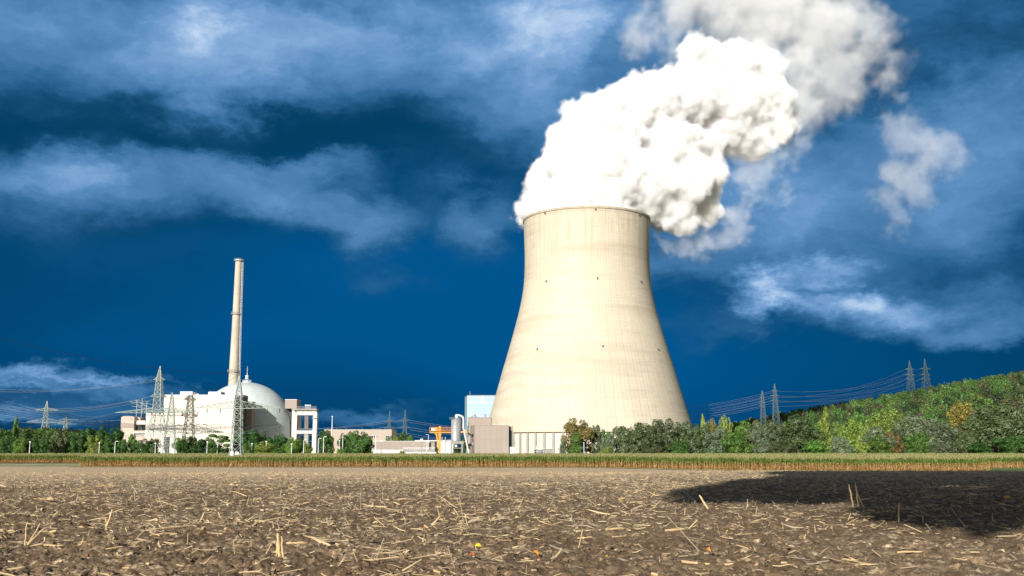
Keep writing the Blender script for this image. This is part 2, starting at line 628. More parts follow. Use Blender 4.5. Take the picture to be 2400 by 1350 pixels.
# ground sheet to the horizon
ys = np.concatenate([np.linspace(-400, -10, 14), np.linspace(0, 300, 76), np.linspace(310, 1600, 90), np.geomspace(1650, 14000, 24)])
xs_ = np.concatenate([-np.geomspace(14000, 330, 24), np.linspace(-320, 320, 129), np.geomspace(330, 14000, 60)])
GX, GY = np.meshgrid(xs_, ys)
GZ = terrain(GX, GY) - 0.10 * (1 - sstep(GY, 225, 262))
m_ground = mat('meadow_ground', (0.16, 0.15, 0.07), 0.95, (0.10, 0.12, 0.05), 0.05, 0.2, 0.6)
tag(link('ground', grid_mesh('ground', np.stack([GX, GY, GZ], -1), [m_ground])), kind='structure')

# ------------------------------------------------------------------ ploughed field with clods
m_soil = bpy.data.materials.new('ploughed_soil')
m_soil.use_nodes = True
k = NT(m_soil.node_tree)
p = m_soil.node_tree.nodes['Principled BSDF']
p.inputs['Roughness'].default_value = 0.95
p.inputs['Specular IOR Level'].default_value = 0.15
pos = k.n('ShaderNodeNewGeometry').outputs['Position']
n1 = k.noise(pos, 0.35, 5, 0.6).outputs['Fac']
n2 = k.noise(pos, 9.0, 7, 0.7).outputs['Fac']
n3 = k.noise(pos, 46.0, 4, 0.7).outputs['Fac']
c = k.mix(k.maprange(n1, 0.35, 0.65), (0.205, 0.135, 0.078), (0.290, 0.205, 0.125))
c = k.mix(k.maprange(n2, 0.40, 0.66), c, (0.130, 0.086, 0.050))
c = k.mix(k.maprange(n3, 0.60, 0.70), c, (0.46, 0.36, 0.24))
# chaff that covers the tilled soil away from the bare strip at the field's end
mpc = k.n('ShaderNodeMapping')
k.put(mpc.inputs[0], pos)
mpc.inputs['Scale'].default_value = (1, 1, 0.3)
n4 = k.noise(mpc.outputs[0], 5.5, 6, 0.75).outputs['Fac']
sp = k.n('ShaderNodeSeparateXYZ')
k.put(sp.inputs[0], pos)
cov = k.m('ADD', k.maprange(sp.outputs[1], 8, 70, 0.0, 0.22), k.m('MULTIPLY', n1, 0.1))
c = k.mix(k.maprange(k.m('ADD', n4, cov), 0.60, 0.70), c, (0.62, 0.47, 0.295))
k.put(p.inputs['Base Color'], c)
bp = k.n('ShaderNodeBump')
bp.inputs['Strength'].default_value = 0.8
bp.inputs['Distance'].default_value = 0.02
k.put(bp.inputs['Height'], k.m('ADD', n2, k.m('MULTIPLY', n3, 0.5)))
k.put(p.inputs['Normal'], bp.outputs[0])

ang = np.concatenate([np.linspace(R(-75), R(-38), 120)[:-1], np.linspace(R(-38), R(38), 800), np.linspace(R(38), R(75), 120)[1:]])
rad = np.concatenate([np.geomspace(1.0, 6.0, 60)[:-1], np.geomspace(6.0, 70, 440)[:-1], np.geomspace(70, 262, 64)])
AA, RR = np.meshgrid(ang, rad)
FX, FY = RR * np.sin(AA), RR * np.cos(AA)


def relief(X, Y, r):
    fade = 1 / (1 + (r / 60.0) ** 2)
    h = 0.030 * pnoise(X * 0.9, Y * 0.9, 1) + 0.022 * pnoise(X * 2.1 + 9, Y * 2.1, 2)
    wx = X + 0.08 * pnoise(X * 3, Y * 3, 11)
    wy = Y + 0.08 * pnoise(X * 3 + 40, Y * 3, 12)
    h = h + 0.055 * (0.25 - np.abs(pnoise(wx * 4.5, wy * 4.5, 3))) + 0.040 * (0.35 - np.abs(pnoise(wx * 8.5, wy * 8.5, 4)))
    h = h + (0.026 * (0.3 - np.abs(pnoise(wx * 17, wy * 17, 5))) + 0.013 * pnoise(X * 34, Y * 34, 6)) * (r < 40)
    return h * (0.35 + 0.65 * fade) + 0.10 * pnoise(X * 0.16, Y * 0.16, 8) * np.clip((r - 6) / 20, 0, 1) * np.clip((40 - r) / 20, 0, 1)


fr = np.hypot(FX, FY)
FZ = terrain(FX, FY) + relief(FX, FY, fr)
vis = FY < corn_front(FX) - 4.0
# let the sheet dip below the ground past the field's end
FZ = np.where(vis, FZ, terrain(FX, FY) - 0.4)
tag(link('ploughed_field', grid_mesh('ploughed_field', np.stack([FX, FY, FZ], -1), [m_soil])), kind='structure')

# pale grass margin between the field and the corn
m_verge = mat('dry_grass_margin', (0.33, 0.28, 0.15), 0.95, (0.24, 0.23, 0.10), 0.5, 0.3, 2.0)
m_green = mat('short_green_grass', (0.10, 0.22, 0.05), 0.95, (0.07, 0.16, 0.04), 0.8, 0.3, 2.0)


def strip(name, x0, x1, off0, off1, m, dz):
    xs = np.linspace(x0, x1, 160)
    fy = corn_front(xs)
    ts = np.linspace(0, 1, 8)[:, None]
    Y = fy[None, :] + off0 * (1 - ts) + off1 * ts
    X = np.broadcast_to(xs[None, :], Y.shape)
    return tag(link(name, grid_mesh(name, np.stack([X, Y, terrain(X, Y) + dz], -1), [m])), kind='structure')


strip('grass_margin', C0.x - 1.0, C1.x + 2.5, -6.5, 1.5, m_verge, 0.05)
strip('dirt_path', C0.x - 130, C0.x - 1.2, -62, -14, mat('grassy_dirt', (0.50, 0.44, 0.26), 0.95, (0.20, 0.27, 0.09), 0.12), 0.05)
strip('green_path', C1.x + 2.6, C1.x + 60, -32, 1, m_green, 0.05)

# crumbs and clods of soil
ico = bmesh.new()
bmesh.ops.create_icosphere(ico, subdivisions=2, radius=1.0)
iv = np.array([v.co[:] for v in ico.verts])
itri = np.array([[v.index for v in f.verts] for f in ico.faces])
ico.free()
NCL = 5000
lr = np.exp(rng.uniform(np.log(6.0), np.log(34), NCL))
la = rng.uniform(R(-36), R(36), NCL)
cx, cy = lr * np.sin(la), lr * np.cos(la)
cz = terrain(cx, cy) + relief(cx, cy, lr)
size = np.clip(rng.lognormal(np.log(0.017), 0.50, NCL), 0.008, 0.06)
tris = []
for var in range(6):
    q = iv * (1 + 0.55 * np.array([[mnoise.noise(Vector(v * 1.6) + Vector((var * 7.1, 0, 0)))] for v in iv]) + 0.40 * np.array([[mnoise.noise(Vector(v * 4.0) + Vector((var * 3.1, 5, 0)))] for v in iv]))
    q = q * np.array([1.15, 0.95, 0.72])
    sel = np.arange(var, NCL, 6)
    th = rng.uniform(0, 6.28, len(sel))
    ct, st = np.cos(th), np.sin(th)
    v = q[None] * size[sel][:, None, None]
    x = v[..., 0] * ct[:, None] - v[..., 1] * st[:, None] + cx[sel][:, None]
    y = v[..., 0] * st[:, None] + v[..., 1] * ct[:, None] + cy[sel][:, None]
    z = v[..., 2] + (cz[sel] + size[sel] * 0.12)[:, None]
    P = np.stack([x, y, z], -1)
    tris.append(P[:, itri].reshape(-1, 3))
tag(link('soil_clods', quads_mesh('soil_clods', np.concatenate(tris), [m_soil], nper=3)), 'brown crumbs and clods of soil scattered over the ploughed field', 'soil clods', kind='stuff')

# ------------------------------------------------------------------ chopped maize straw
m_straw = [mat('pale_straw', (0.62, 0.47, 0.27), 0.75, (0.46, 0.34, 0.19), 6.0), mat('grey_straw', (0.42, 0.33, 0.23), 0.85, (0.30, 0.24, 0.17), 5.0), mat('golden_straw', (0.62, 0.46, 0.24), 0.7, (0.48, 0.34, 0.17), 6.0)]


def straw(n, rmin, rmax, power, stub_frac, long_boost, leaf_frac, seed):
    g = np.random.default_rng(seed)
    u = g.uniform(0, 1, n)
    r = (rmin ** power + u * (rmax ** power - rmin ** power)) ** (1 / power)
    a = g.uniform(R(-36), R(36), n)
    x, y = r * np.sin(a), r * np.cos(a)
    ok = y < corn_front(x) - 6
    # patchy cover, with barer soil in the near right of the field
    ok &= (1.2 * pnoise(x * 0.35, y * 0.35, 21) + 0.9 * pnoise(x * 1.3, y * 1.3, 22)) > g.uniform(-1.1, 0.85, n)
    bare = sstep(x / np.maximum(y, 1), -0.02, 0.10) * (1 - sstep(y, 13, 19)) + 0.35 * (1 - sstep(y, 8, 13))
    ok &= g.uniform(0, 1, n) > 0.62 * np.minimum(bare, 1)
    x, y, r = x[ok], y[ok], r[ok]
    n = len(x)
    z = terrain(x, y) + relief(x, y, r)
    Q, mi = [], []
    kind = g.uniform(0, 1, n)
    ln = np.clip(g.lognormal(np.log(0.055), 0.62, n), 0.015, 0.30) * (1 + long_boost * g.uniform(0, 1, n))
    th = g.uniform(0, 2 * np.pi, n)
    stub = kind > 1 - stub_frac
    tilt = np.where(stub, g.uniform(0.5, 1.4, n), np.abs(g.normal(0, 0.16, n)))
    d = np.stack([np.cos(th) * np.cos(tilt), np.sin(th) * np.cos(tilt), np.sin(tilt)], -1)
    s = np.stack([-np.sin(th), np.cos(th), np.zeros(n)], -1)
    up = np.cross(d, s)
    up = np.where(up[:, 2:3] < 0, -up, up)
    c = np.stack([x, y, z + 0.012], -1)
    ms = g.choice(3, n, p=[0.52, 0.30, 0.18])
    leaf = kind < leaf_frac
    # stalks: four-sided tapering rods
    i = np.where(~leaf)[0]
    wd = np.clip(g.lognormal(np.log(0.0050), 0.38, len(i)), 0.0022, 0.014)[:, None]
    p0 = c[i] - np.where(stub[i], 0.02, 0)[:, None] * d[i]
    p1 = c[i] + d[i] * ln[i][:, None]
    ring0 = [p0 + s[i] * wd, p0 + up[i] * wd, p0 - s[i] * wd, p0 - up[i] * wd]
    w2 = wd * g.uniform(0.55, 1.0, (len(i), 1))
    ring1 = [p1 + s[i] * w2, p1 + up[i] * w2, p1 - s[i] * w2, p1 - up[i] * w2]
    for q in range(4):
        Q.append(np.stack([ring0[q], ring0[(q + 1) % 4], ring1[(q + 1) % 4], ring1[q]], 1))
        mi.append(ms[i])
    Q.append(np.stack(ring1, 1))
    mi.append(ms[i])
    # torn leaves: bent, curling strips of three pieces
    i = np.where(leaf)[0]
    m_ = len(i)
    wd = np.clip(g.lognormal(np.log(0.0052), 0.6, m_), 0.0016, 0.026)[:, None]
    tw = g.normal(0, 0.7, (m_, 1))
    side = s[i] * np.cos(tw) + up[i] * np.sin(tw)
    pts = [c[i]]
    dd = d[i].copy()
    for q in range(3):
        pts.append(pts[-1] + dd * (ln[i] / 2.6)[:, None])
        dd = dd + g.normal(0, 0.38, (m_, 3)) * np.array([1, 1, 0.7])
        dd /= np.linalg.norm(dd, axis=1)[:, None]
    ww = [0.7, 1.0, 0.8, 0.15]
    for q in range(3):
        Q.append(np.stack([pts[q] - side * wd * ww[q], pts[q] + side * wd * ww[q], pts[q + 1] + side * wd * ww[q + 1], pts[q + 1] - side * wd * ww[q + 1]], 1))
        mi.append(ms[i])
    return np.concatenate(Q).reshape(-1, 3), np.concatenate(mi)


sa = straw(9500, 6.0, 16, 1.6, 0.025, 0.9, 0.62, 31)
sb = straw(85000, 14, 75, 1.05, 0.035, 0.9, 0.66, 32)
sc_ = straw(30000, 45, 210, 1.0, 0.08, 2.0, 0.6, 33)
tag(link('maize_straw', quads_mesh('maize_straw', np.concatenate([sa[0], sb[0], sc_[0]]), m_straw, np.concatenate([sa[1], sb[1], sc_[1]]))),
    'pale chopped maize stalks and leaf shreds strewn over the brown soil', 'straw', kind='stuff')

# single pieces that stand out in the foreground
LEAFC = {'yellow': mat('yellow_leaf', (0.85, 0.55, 0.03), 0.6), 'orange': mat('orange_leaf', (0.80, 0.27, 0.04), 0.6), 'russet': mat('russet_leaf', (0.42, 0.12, 0.05), 0.7)}


def ground_pt(px, py):
    d = Vector(ray(px, py))
    lo, hi = 3.0, 200.0
    for _ in range(50):
        mid = (lo + hi) / 2
        q = Vector((0, 0, EYE)) + d * (mid / d.y)
        if q.z > float(terrain(q.x, q.y)):
            lo = mid
        else:
            hi = mid
    q = Vector((0, 0, EYE)) + d * (lo / d.y)
    return q


def flat_leaf(px, py, size, colour, label, seed):
    g = random.Random(seed)
    q = ground_pt(px, py)
    z = float(terrain(q.x, q.y) + relief(np.array(q.x), np.array(q.y), np.array(q.length))) + 0.045
    mb = MB()
    out = [(0, 0), (0.35, 0.28), (0.75, 0.36), (1.0, 0.2), (1.35, 0.0), (1.0, -0.22), (0.7, -0.38), (0.3, -0.26)]
    top = [(a * size, b * size, 0.25 * size * math.sin(a * 2.2) + abs(b) * size * 0.5) for a, b in out]
    mid = [(a * size, 0, 0.25 * size * math.sin(a * 2.2) - 0.02 * size) for a in (0, 0.35, 0.72, 1.0, 1.35)]
    vs = top + mid[1:4]
    mb.add(vs, [(0, 1, 8), (1, 2, 9, 8), (2, 3, 10, 9), (3, 4, 10), (4, 5, 10), (5, 6, 9, 10), (6, 7, 8, 9), (7, 0, 8)])
    o = mb.build('fallen_leaf', LEAFC[colour], loc=(q.x, q.y, z))
    o.rotation_euler = (g.uniform(-0.3, 0.9), g.uniform(-0.4, 0.2), g.uniform(0, 6.28))
    tag(o, label, 'leaf', 'fallen leaves on the ploughed field')


for a in [(1700, 1253, 0.055, 'yellow', 'bright yellow leaf on bare soil between straw bits, below the tip of the dark shadow', 1),
          (1112, 1288, 0.06, 'yellow', 'amber leaf lying in the soil just above a russet leaf', 2),
          (1112, 1316, 0.075, 'russet', 'russet leaf lying against chopped maize stalks below the amber leaf', 3),
          (1262, 1312, 0.07, 'orange', 'orange leaf near the bottom edge right of the russet leaf', 4),
          (1655, 1312, 0.075, 'orange', 'orange leaf at the end of a long straw bundle near the bottom edge', 5),
          (2372, 1178, 0.11, 'yellow', 'yellow leaf lying inside the dark tree shadow', 6),
          (995, 1253, 0.055, 'orange', 'small orange leaf among straw, higher up the field than the amber leaf', 7),
          (1420, 1324, 0.05, 'yellow', 'small yellow leaf at the bottom edge, between two orange leaves', 8)]:
    flat_leaf(*a)


def stalk_bundle(px, py, items, label):
    """items: (dx, dy, length, azimuth, tilt, radius) of split maize stalks"""
    q = ground_pt(px, py)
    z = float(terrain(q.x, q.y) + relief(np.array(q.x), np.array(q.y), np.array(q.length)))
    mb = MB()
    g = random.Random(int(px * 7 + py))
    for dx, dy, ln, a, tl, r in items:
        a, tl = R(a), R(tl)
        d = Vector((math.cos(a) * math.cos(tl), math.sin(a) * math.cos(tl), math.sin(tl)))
        s = Vector((dx, dy, 0.01))
        n = 5
        pts = [s + d * (ln * i / n) + Vector((g.uniform(-1, 1), g.uniform(-1, 1), g.uniform(0, 1))) * 0.006 for i in range(n + 1)]
        mb.tube(pts, [r * (1.25 if i in (2, 4) else 1.0) * (1 - 0.25 * i / n) for i in range(n + 1)], 7)
    o = mb.build('maize_stalk', m_straw[2], loc=(q.x, q.y, z), smooth=True)
    tag(o, label, 'stalk', 'large maize stalks in the foreground')


stalk_bundle(655, 1312, [(0, 0, 0.24, 115, 58, 0.014), (0.03, 0.02, 0.21, 112, 55, 0.010), (-0.03, 0.0, 0.15, 100, 62, 0.007)], 'upright split maize stalks leaning left of a short fallen stalk')
stalk_bundle(672, 1284, [(0, 0, 0.17, 4, 3, 0.012)], 'short pale stalk lying beside the upright split stalks')
stalk_bundle(102, 1288, [(0, 0, 0.27, -22, 2, 0.015)], 'thick tan stalk lying flat at the lower left of the field')
stalk_bundle(248, 1245, [(0, 0, 0.28, 80, 65, 0.012), (0.01, 0, 0.2, 120, 50, 0.008)], 'dark weathered stub standing up in the left of the field')
stalk_bundle(62, 1280, [(0, 0, 0.26, 60, 40, 0.010), (0.0, 0.02, 0.28, 75, 52, 0.008), (-0.02, 0.0, 0.26, 110, 68, 0.007)], 'fan of thin upright straws near the left edge')
stalk_bundle(2105, 1222, [(0, 0, 0.34, 62, 52, 0.013), (0.05, 0.0, 0.16, 20, 20, 0.008)], 'single stub standing upright at the lower edge of the dark shadow')
stalk_bundle(2000, 1188, [(0, 0, 0.42, 90, 66, 0.014), (0.1, 0.02, 0.44, 85, 70, 0.012), (0.18, 0.0, 0.36, 110, 60, 0.012)], 'group of three grey stubs standing inside the dark shadow')
stalk_bundle(1560, 1250, [(0, 0, 0.26, 22, 3, 0.016)], 'pale thick stalk lying on bare soil under the shadow tip')
stalk_bundle(1420, 1250, [(0, 0, 0.24, 25, 3, 0.014)], 'pale stalk lying left of a similar thick stalk on bare soil')
stalk_bundle(1660, 1196, [(0, 0, 0.30, 120, 45, 0.016)], 'thick stalk sticking up at the left edge of the shadow')
stalk_bundle(1665, 1328, [(0, 0, 0.24, 172, 4, 0.008), (0.0, 0.03, 0.24, 170, 6, 0.006), (0.1, 0, 0.1, 0, 2, 0.009)], 'long bundle of flattened straw near the bottom edge')
stalk_bundle(2105, 1302, [(0, 0, 0.22, -25, 3, 0.009)], 'thin golden stalk lying slanted in the lower right soil')

# ------------------------------------------------------------------ maize crop
m_corn = [leaf_mat('maize_green', (0.13, 0.235, 0.042), (0.31, 0.42, 0.11), 0.3, 0.8, 0.0), leaf_mat('maize_dry', (0.36, 0.19, 0.055), (0.66, 0.44, 0.18), 0.25, 1.2, 0.0),
          leaf_mat('maize_tassel', (0.36, 0.27, 0.14), (0.52, 0.40, 0.22), 0.2, 0.5, 0.0)]


def corn(x, y, full, seed):
    g = np.random.default_rng(seed)
    n = len(x)
    z = terrain(x, y)
    H = g.normal(2.28, 0.13, n) + 0.14 * pnoise(x * 0.12, y * 0.12, 41) + 0.10 * pnoise(x * 0.7, y * 0.7, 42)
    Q, mi = [], []
    base = np.stack([x, y, z], -1)
    lean = np.stack([g.normal(0, 0.05, n), g.normal(0, 0.05, n), np.ones(n)], -1)

    def pt(h):
        return base + lean * h[:, None]
    th0 = g.uniform(0, np.pi, n)
    if full:
        w_ = 0.022
        for a in (0.0, 1.57):
            s = np.stack([np.cos(th0 + a), np.sin(th0 + a), np.zeros(n)], -1) * w_
            p0, p1 = pt(np.zeros(n)), pt(H * 0.62)
            Q.append(np.stack([p0 - s, p0 + s, p1 + s, p1 - s], 1))
            mi.append(np.ones(n))
    hs = [0.16, 0.26, 0.36, 0.45, 0.54, 0.62, 0.70, 0.78, 0.86] if full else [0.74, 0.82, 0.90]
    for j, hf in enumerate(hs):
        th = th0 + j * np.pi + g.normal(0, 0.5, n)
        ln = g.uniform(0.45, 0.75, n) * (1.0 if hf > 0.4 else 0.75)
        o = np.stack([np.cos(th), np.sin(th), np.zeros(n)], -1)
        s = np.stack([-np.sin(th), np.cos(th), np.zeros(n)], -1) * g.uniform(0.035, 0.06, n)[:, None]
        dryp = np.clip((0.41 - hf) * 5.0 + 0.5 + 0.4 * pnoise(x * 0.05, y * 0.05, 43), 0.02, 0.97)
        dry = g.uniform(0, 1, n) < dryp
        rise = np.where(dry, g.uniform(-0.10, 0.15, n), g.uniform(0.18, 0.42, n))
        drop = np.where(dry, g.uniform(-0.45, -0.2, n), g.uniform(-0.18, 0.16, n))
        p0 = pt(H * hf)
        p1 = p0 + o * (ln * 0.5)[:, None] + np.stack([0 * ln, 0 * ln, rise], -1)
        p2 = p1 + o * (ln * 0.45)[:, None] + np.stack([0 * ln, 0 * ln, drop], -1)
        Q.append(np.stack([p0 - s * .6, p0 + s * .6, p1 + s, p1 - s], 1))
        Q.append(np.stack([p1 - s, p1 + s, p2 + s * .15, p2 - s * .15], 1))
        mi += [dry.astype(int), dry.astype(int)]
    for j in range(3):
        th = th0 + j * 2.1 + g.normal(0, 0.3, n)
        o = np.stack([np.cos(th), np.sin(th), np.zeros(n)], -1)
        s = np.stack([-np.sin(th), np.cos(th), np.zeros(n)], -1) * (0.02 if full else 0.05)
        p0 = pt(H * 0.90)
        p1 = p0 + o * g.uniform(0.05, 0.22, n)[:, None] + np.array([0, 0, 1]) * g.uniform(0.15, 0.32, n)[:, None]
        Q.append(np.stack([p0 - s, p0 + s, p1 + s, p1 - s], 1))
        mi.append(np.full(n, 2))
    return np.concatenate(Q).reshape(-1, 3), np.concatenate(mi).astype(int)


fx, fy = [], []
for row in range(11):
    x = np.arange(-245, 190, 0.23)
    x = x + rng.normal(0, 0.06, len(x))
    y = corn_front(x) + row * 0.75 + rng.normal(0, 0.07, len(x))
    keep = (np.abs(x) < y * 0.56) & (rng.uniform(0, 1, len(x)) > 0.06 + 0.35 * (row < 2) * (pnoise(x * 0.4, y * 0.05, 44) > 0.25))
    fx.append(x[keep])
    fy.append(y[keep])
# the side of the block that faces left, and the rest of the crop behind
for row in range(5):
    y = np.arange(C0.y, 300, 0.4)
    fx.append(C0.x + row * 0.75 + rng.normal(0, 0.07, len(y)))
    fy.append(y)
cA = corn(np.concatenate(fx), np.concatenate(fy), True, 51)
nb = 42000
y = rng.uniform(180, CORN_BACK, nb)
x = rng.uniform(-1, 1, nb) * y * 0.56
keep = y > corn_front(x) + 7.0
cB = corn(x[keep], y[keep], False, 52)
crop = link('maize_crop', quads_mesh('maize_crop', np.concatenate([cA[0], cB[0]]), m_corn, np.concatenate([cA[1], cB[1]])))
tag(crop, 'strip of ripening maize, green above and dry brown below, behind the ploughed field', 'maize crop', kind='stuff')

# ------------------------------------------------------------------ cooling tower
TY, TX = 705.0, 52.4
PROF = [(508, 147.6), (530, 147.2), (560, 146.4), (601, 145.6), (637, 146.2), (679, 149.9), (725, 159.3), (771, 172), (821, 186.4), (862, 199.3), (925, 217.5), (993, 238), (1016, 245)]
tz, tr = [], []
for py, hw in PROF:
    z = zz(py, TY - 3)
    f = TY * CP + (z - EYE) * SP
    tz.append(z)
    tr.append(hw / F * f * 0.998)
tz, tr = np.array(tz[::-1]), np.array(tr[::-1])
ZTOP = 163.2
ZLIN = tz[0]


def tower_r(z):
    # smooth the traced profile a little
    zs = np.linspace(z - 6, z + 6, 7)
    lo = tr[0] + (tz[0] - zs) * (tr[0] - tr[1]) / (tz[1] - tz[0])
    return float(np.mean(np.where(zs < tz[0], lo, np.interp(zs, tz, tr))))


m_tow = bpy.data.materials.new('cooling_tower_concrete')
m_tow.use_nodes = True
k = NT(m_tow.node_tree)
p = m_tow.node_tree.nodes['Principled BSDF']
p.inputs['Roughness'].default_value = 0.9
p.inputs['Specular IOR Level'].default_value = 0.15
tc = k.n('ShaderNodeTexCoord').outputs['Object']
s = k.n('ShaderNodeSeparateXYZ')
k.put(s.inputs[0], tc)
a = k.m('DIVIDE', k.m('ARCTAN2', s.outputs[1], s.outputs[0]), 2 * math.pi)
z = s.outputs[2]
NV = 144
av = k.m('MULTIPLY', a, NV)
vf = k.m('FRACT', k.m('ADD', av, 200.0))
vline = k.maprange(k.m('ABSOLUTE', k.m('SUBTRACT', vf, 0.5)), 0.44, 0.5)
a2 = k.m('FRACT', k.m('ADD', k.m('MULTIPLY', a, NV / 2), 200.0))
vbig = k.maprange(k.m('ABSOLUTE', k.m('SUBTRACT', a2, 0.5)), 0.468, 0.5)
LIFT = 1.5
zf = k.m('FRACT', k.m('DIVIDE', z, LIFT))
hline = k.maprange(k.m('ABSOLUTE', k.m('SUBTRACT', zf, 0.5)), 0.36, 0.5)
wn = k.n('ShaderNodeTexWhiteNoise', noise_dimensions='2D')
cb = k.n('ShaderNodeCombineXYZ')
k.put(cb.inputs[0], k.m('FLOOR', k.m('ADD', av, 200)))
k.put(cb.inputs[1], k.m('FLOOR', k.m('DIVIDE', z, LIFT)))
k.put(wn.inputs['Vector'], cb.outputs[0])
wz = k.n('ShaderNodeTexWhiteNoise', noise_dimensions='1D')
k.put(wz.inputs['W'], k.m('FLOOR', k.m('DIVIDE', z, LIFT)))
cyl = k.n('ShaderNodeCombineXYZ')
k.put(cyl.inputs[0], s.outputs[0])
k.put(cyl.inputs[1], s.outputs[1])
k.put(cyl.inputs[2], k.m('MULTIPLY', z, 0.18))
st = k.noise(cyl.outputs[0], 0.05, 6, 0.62).outputs['Fac']
lay = k.n('ShaderNodeCombineXYZ')
k.put(lay.inputs[0], k.m('MULTIPLY', s.outputs[0], 0.10))
k.put(lay.inputs[1], k.m('MULTIPLY', s.outputs[1], 0.10))
k.put(lay.inputs[2], z)
band = k.noise(lay.outputs[0], 0.09, 5, 0.7).outputs['Fac']
fineb = k.noise(lay.outputs[0], 0.7, 4, 0.7).outputs['Fac']
c = k.mix(k.maprange(st, 0.35, 0.7), (0.640, 0.572, 0.440), (0.565, 0.502, 0.382))
c = k.mix(k.m('MULTIPLY', k.maprange(band, 0.45, 0.64), 0.75), c, (0.475, 0.405, 0.31))
c = k.mix(k.m('MULTIPLY', k.maprange(fineb, 0.5, 0.72), 0.35), c, (0.44, 0.38, 0.29))
c = k.mix(k.m('MULTIPLY', wn.outputs[0], 0.22), c, (0.46, 0.39, 0.30))
c = k.mix(k.m('MULTIPLY', wz.outputs[0], 0.22), c, (0.66, 0.58, 0.46))
c = k.mix(k.m('MULTIPLY', hline, 0.30), c, (0.36, 0.29, 0.21))
c = k.mix(k.m('MULTIPLY', vline, 0.30), c, (0.33, 0.27, 0.20))
c = k.mix(k.m('MULTIPLY', vbig, 0.80), c, (0.30, 0.25, 0.19))
av2 = k.n('ShaderNodeCombineXYZ')
k.put(av2.inputs[0], k.m('MULTIPLY', a, 60))
k.put(av2.inputs[1], k.m('MULTIPLY', z, 0.016))
stk = k.noise(av2.outputs[0], 1.6, 7, 0.7).outputs['Fac']
c = k.mix(k.m('MULTIPLY', k.maprange(stk, 0.50, 0.74), 0.42), c, (0.43, 0.37, 0.285))
c = k.mix(k.m('MULTIPLY', k.m('MULTIPLY', k.maprange(stk, 0.42, 0.62), k.maprange(z, ZTOP - 45, ZTOP - 2)), 0.35), c, (0.36, 0.31, 0.24))
# the ring beam at the rim is a little darker and stained
c = k.mix(k.m('MULTIPLY', k.maprange(z, ZTOP - 4.5, ZTOP - 2.5), 0.30), c, (0.36, 0.31, 0.23))
k.put(p.inputs['Base Color'], c)
bp = k.n('ShaderNodeBump')
bp.inputs['Strength'].default_value = 0.45
bp.inputs['Distance'].default_value = 0.25
k.put(bp.inputs['Height'], k.m('SUBTRACT', fineb, k.m('SUBTRACT', k.m('ADD', k.m('MULTIPLY', hline, 0.3), k.m('MULTIPLY', vbig, 0.6)), k.m('MULTIPLY', vline, 0.8))))
k.put(p.inputs['Normal'], bp.outputs[0])

tower = thing('cooling_tower', 'huge pale hyperbolic concrete cooling tower with steam pouring from its rim', 'cooling tower', (TX, TY, 0))
zs = np.concatenate([np.linspace(ZLIN, 155, 60), np.linspace(156, ZTOP, 8)])
outer = [(tower_r(z), z) for z in zs]
inner = [(tower_r(z) - (1.0 if z < ZTOP - 4 else 0.7), z) for z in zs[::-1]]
MB().lathe(outer + inner + [outer[0]], 160, cap=False).build('shell', m_tow, tower, smooth=True)
rt = tower_r(ZTOP)
rim = MB().lathe([(rt + 0.01, ZTOP - 1.5), (rt + 0.55, ZTOP - 1.3), (rt + 0.55, ZTOP + 0.1), (rt - 0.9, ZTOP + 0.1), (rt - 0.9, ZTOP - 0.4)], 160, cap=False)
rim.build('rim', mat('rim_concrete', (0.46, 0.40, 0.30), 0.9, (0.36, 0.31, 0.23), 0.3), tower, smooth=True)
# lower storey: infill panels between dark slots, set slightly back under the lintel
rb = tower_r(ZLIN)
m_fill = panel_mat('cream_infill', (0.66, 0.60, 0.47), (0.60, 0.54, 0.42), (0.48, 0.42, 0.33), 500, 3.2, jw=0.18)
wall = MB().lathe([(rb - 1.6, 0), (rb - 1.6, ZLIN + 0.5)], 144, cap=False)
wall.build('base_wall', m_fill, tower)
NC = 72
for i in range(NC):
    t = 2 * math.pi * (i + 0.5) / NC
    if math.sin(t) > 0.2:
        continue
    cmb = MB()
    cmb.box(-0.8, 0.8, -0.35, 0.5, 0, ZLIN - 0.02)
    o = cmb.build('support_column', M['concrete'], tower, (math.cos(t) * (rb - 1.1), math.sin(t) * (rb - 1.1), 0))
    o.rotation_euler = (0, 0, t + math.pi / 2)
lint = MB().lathe([(rb - 1.5, ZLIN - 0.03), (rb + 0.25, ZLIN - 0.03), (rb + 0.25, ZLIN + 0.9), (rb - 0.2, ZLIN + 1.3)], 160, cap=False)
lint.build('lintel', m_tow, tower, smooth=True)
for px, py in [(1273, 659), (1387, 652), (1492, 659), (1250, 818), (1394, 811), (1527, 818), (1272, 496), (1385, 489), (1490, 495)]:
    z = zz(py, TY - 30)
    r0 = tower_r(min(z, ZTOP - 2))
    dx = (px - 1375) / F * (TY * CP + z * SP - 25)
    sx = max(-0.98, min(0.98, dx / r0))
    th = math.asin(sx)
    yy = TY - r0 * math.cos(th)
    z = min(zz(py, yy), ZTOP - 2.2)
    r0 = tower_r(z)
    lm = MB()
    lm.box(-0.40, 0.40, -0.6, 0.3, -0.4, 0.4, 0)
    lm.box(-0.25, 0.25, -0.9, -0.6, -0.2, 0.5, 0)
    lm.box(-0.5, 0.5, -1.0, 0.2, -0.52, -0.4, 0)
    o = lm.build('obstruction_light', M['dark_brown'], tower, (r0 * math.sin(th), -r0 * math.cos(th), z))
    o.rotation_euler = (0, 0, th)

# ------------------------------------------------------------------ steam


